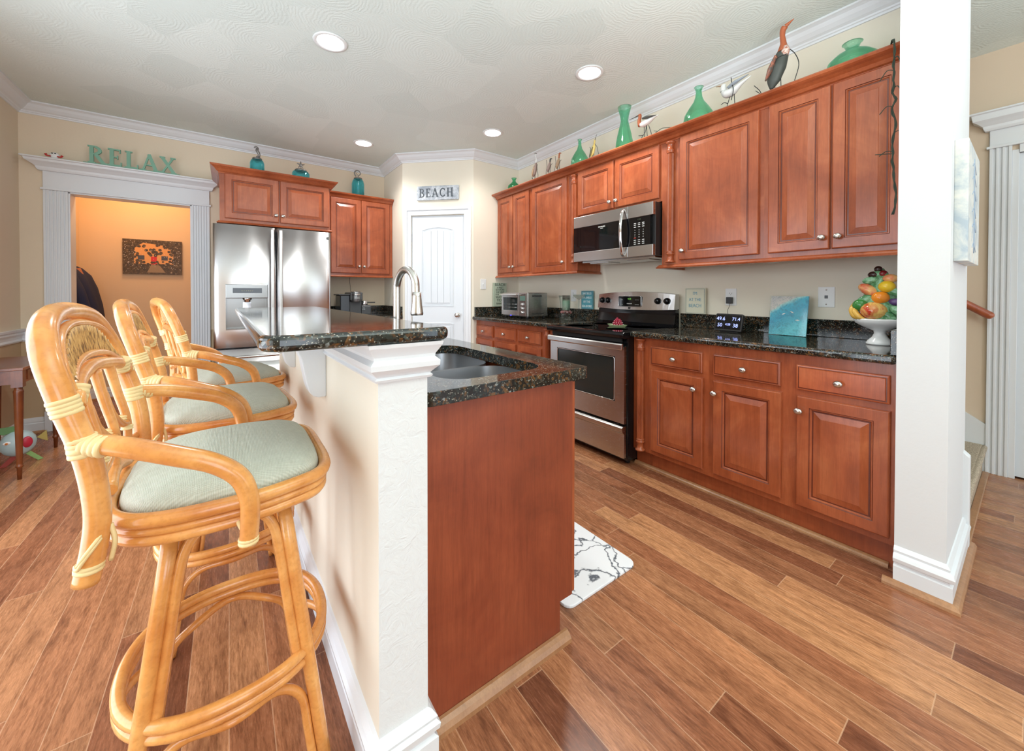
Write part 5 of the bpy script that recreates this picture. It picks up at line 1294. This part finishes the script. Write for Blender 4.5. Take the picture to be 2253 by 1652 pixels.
hollow('green_glass_jug','wide squat green glass jug with a leaning neck near the wall end',(2.590,0.570,CT),[(.08,0),(.100,.012),(.108,.05),(.100,.09),(.070,.125),(.036,.145),(.026,.160),(.034,.190),(.042,.196)],'glass_green',GV)
BS = dict(heron_figurine=.85,shorebird_figurine=.83,wading_bird_figurine=.80,avocet_figurine=.97,gull_figurine=.92,great_heron_figurine=.86)
def bird(name, label, loc, parts, legs, wires, rz=0):
    t = thing(name,label,'bird figurine',loc,rz); t.scale = (BS[name],)*3
    for nm, pts, rad, mat, fl in parts: MB().tube(pts,rad,12,sub=6,flat=fl).build(nm,mat,t)
    for a in legs: MB().tube(a,.0022,6,lin=True).build('leg','wire',t)
    for a in wires: MB().tube(a,.0024,6,sub=5).build('wire_reed','wire',t)
    return t
C('dusty_feather',150,128,118); C('sand_feather',170,140,110); C('yellow_feather',214,190,110); C('copper_feather',176,96,60); C('slate_feather',74,78,74)
C('white_feather',226,228,226); C('olive_feather',110,100,60); C('grey_feather',150,160,170)
mx = lambda a,b: a
bird('heron_figurine','slim carved heron with wire reeds, second ornament from the pantry end',(2.545,3.052,CT),
 [('body',[(0,.030,.095),(0,.018,.13),(0,-.004,.19),(0,-.020,.25)],[.008,.026,.028,.012],'dusty_feather',.8),('neck',[(0,-.020,.25),(0,-.022,.30),(0,-.006,.345),(0,-.008,.365)],[.012,.007,.007,.009],'white_feather',1),
  ('wing',[(-.016,.036,.09),(-.024,.02,.14),(-.020,-.006,.205)],[.004,.015,.010],'sand_feather',.6),('head',[(0,.006,.366),(0,-.010,.368),(0,-.035,.358)],[.007,.008,.002],'slate_feather',1)],
 [[(0,.01,.11),(0,.006,0)],[(0,-.004,.12),(0,-.006,0)]],[[(.01,.05,0),(.01,.052,.06),(.01,.07,.11)],[(0,-.05,0),(0,-.056,.10),(0,-.036,.18),(0,-.040,.23)],[(0,.04,0),(0,.035,.05),(0,.06,.09)]])
for y,lab,f in ((2.915,'small carved bird with folded wings, left one of the close pair',1),(2.785,'small carved bird with raised head, right one of the close pair',-1)):
    bird('shorebird_figurine',lab,(2.545,y*.975,CT),
     [('body',[(0,.022*1,.09),(0,.01,.12),(0,-.012,.17),(0,-.022,.20)],[.006,.022,.020,.009],'sand_feather' if f < 0 else 'dusty_feather',.8),('head',[(0,-.022,.20),(0,-.028,.225+.02*(f<0)),(0,-.040,.232+.02*(f<0)),(0,-.062,.224+.02*(f<0))],[.009,.010,.008,.002],'copper_feather' if f < 0 else 'slate_feather',1)],
     [[(0,.006,.10),(0,.004,0)],[(0,-.006,.11),(0,-.008,0)]],[[(0,.045,0),(0,.048,.09),(0,.030,.16),(0,.040,.24)],[(0,-.05,0),(0,-.03,.08),(0,-.035,.15),(0,-.06,.17)]])
bird('wading_bird_figurine','yellow carved wading bird looking up with a thin beak, right of the teardrop bottle',(2.545,2.267,CT),
 [('body',[(0,.030,.075),(0,.018,.11),(0,-.004,.17),(0,-.012,.205)],[.006,.022,.022,.010],'yellow_feather',.8),('head',[(0,-.012,.205),(0,-.016,.23),(0,-.020,.245)],[.010,.010,.007],'yellow_feather',1),('beak',[(0,-.020,.245),(0,-.048,.300)],[.0035,.0012],'slate_feather',1),
  ('wing',[(-.018,.036,.07),(-.020,.016,.12),(-.016,-.004,.17)],[.003,.012,.008],'olive_feather',.6)],
 [[(0,.010,.09),(0,.010,0)],[(0,-.006,.10),(0,-.008,0)]],[[(0,.07,0),(0,.062,.08),(0,.040,.16),(0,.052,.19)],[(0,-.085,0),(0,-.070,.08),(0,-.050,.16),(0,-.020,.20)]])
bird('avocet_figurine','rust headed bird with a very long straight beak, right of the tall vase',(2.545,1.755,CT),
 [('body',[(0,.045,.17),(0,.02,.165),(0,-.02,.17),(0,-.07,.185),(0,-.115,.19)],[.016,.028,.026,.014,.002],'white_feather',.8),('neck',[(0,.044,.165),(0,.056,.20),(0,.048,.235),(0,.052,.250)],[.020,.014,.012,.014],'copper_feather',1),('beak',[(0,.058,.250),(0,.10,.247),(0,.150,.247)],[.006,.003,.0015],'slate_feather',1),
  ('wing',[(-.020,.01,.20),(-.026,-.03,.195),(-.014,-.105,.188)],[.010,.018,.002],'slate_feather',.6)],
 [[(0,.010,.15),(0,.008,0)],[(0,-.010,.15),(0,-.024,0)]],[[(0,.05,0),(0,.035,.06),(0,.0,.10),(0,-.01,.15)],[(0,-.06,0),(0,-.055,.06),(0,-.03,.14)],[(0,.02,.08),(0,.045,.085),(0,.06,.09)],[(0,-.04,.03),(0,-.075,.01),(0,-.10,.05),(0,-.16,.045)]])
bird('gull_figurine','white carved gull with a tan beak, left of the tall heron',(2.545,1.141,CT),
 [('body',[(0,.050,.175),(0,.03,.150),(0,-.01,.150),(0,-.06,.178),(0,-.125,.205)],[.020,.034,.032,.016,.003],'white_feather',.8),('head',[(0,.048,.175),(0,.050,.205),(0,.046,.220)],[.022,.018,.014],'white_feather',1),('beak',[(0,.058,.215),(0,.10,.228)],[.006,.002],'sand_feather',1),
  ('wing',[(-.024,.01,.175),(-.028,-.04,.190),(-.012,-.115,.215)],[.012,.018,.003],'grey_feather',.6)],
 [[(0,.004,.13),(0,.020,.08),(0,.045,0)],[(0,-.02,.13),(0,-.025,.06),(0,-.045,0)]],[[(0,.02,.08),(0,.045,.095),(0,.065,.088)],[(-.03,-.015,.08),(-.034,-.03,.14),(-.034,-.02,.19),(-.034,-.015,.23)]])
bird('great_heron_figurine','tall copper necked heron figurine, the largest bird on the cabinets',(2.545,0.872,CT),
 [('body',[(0,.055,.07),(0,.042,.12),(0,.018,.20),(0,-.006,.27),(0,-.014,.31)],[.010,.040,.052,.040,.022],'slate_feather',.75),('neck',[(0,-.012,.29),(0,-.014,.34),(0,-.008,.39),(0,-.010,.425),(0,-.020,.445)],[.032,.018,.015,.017,.019],'copper_feather',1),('beak',[(0,-.026,.448),(0,-.050,.460),(0,-.072,.470)],[.013,.007,.002],'copper_feather',1),
  ('breast',[(-.014,-.034,.25),(-.014,-.030,.28),(-.008,-.026,.31)],[.016,.026,.018],m_mottled('striped_breast', S(176,92,60), S(230,220,210), 70, S(150,80,50)),.8),('wing',[(-.040,.075,.12),(-.046,.045,.18),(-.036,.015,.26)],[.006,.022,.014],m_mottled('mottled_wing', S(74,78,74), S(170,100,76), 40, S(200,196,190)),.6)],
 [[(0,.035,.12),(0,.030,0)],[(0,.0,.13),(0,-.004,0)]],[[(0,-.10,0),(0,-.075,.05),(0,-.10,.16),(0,-.08,.24),(0,-.040,.30)],[(0,.10,0),(0,.12,.08),(0,.16,.14)],[(0,.09,0),(0,.10,.04),(0,.15,.10)],[(-.04,.03,.20),(-.05,.0,.235),(-.045,-.05,.24)]])
# wire vine along the tops and hanging at the right end
t = thing('hanging_vine','thin dark wire vine hanging down the cabinet beside the white wall end','vine',(2.40,.384,2.30))
R_ = random.Random(11)
P = [(.05,.02,.005),(.01,.004,.004),(-.004,0,-.03)]
for k in range(1,26): P.append((-.002+R_.uniform(-.005,.003),R_.uniform(-.006,.006)-(.006 if k > 18 else 0),-.03*k-.03))
MB().tube(P,.0034,7,sub=2).build('stem','vine',t)
MB().tube([(x-.003,y+.005*sin(i*1.7),z) for i,(x,y,z) in enumerate(P)],.0022,6,sub=3).build('twining_stem','vine',t)
for z0,s in ((-.14,1),(-.30,1),(-.42,-1),(-.50,1),(-.51,1.3),(-.22,-1),(-.09,-1)):
    y1 = .045*s; y1 = max(y1,-.022)
    MB().tube([(-.004,0,z0),(-.008,y1*.5,z0+.006),(-.010,y1,z0+R_.uniform(-.03,.012))],.0018,6).build('twig','vine',t)
t = thing('wire_branch','loose dark wire twig lying on the cabinets right of the long-beaked bird','twig',(2.455,1.60,2.299))
MB().tube([(.03,.06,.0),(.02,.04,.012),(.01,.0,.020),(.02,-.03,.034),(.02,-.08,.022),(.03,-.14,.012)],.0024,6,sub=5).build('stem','vine',t)
MB().tube([(.01,.0,.020),(.01,.03,.034)],.002,6).build('twig','vine',t)
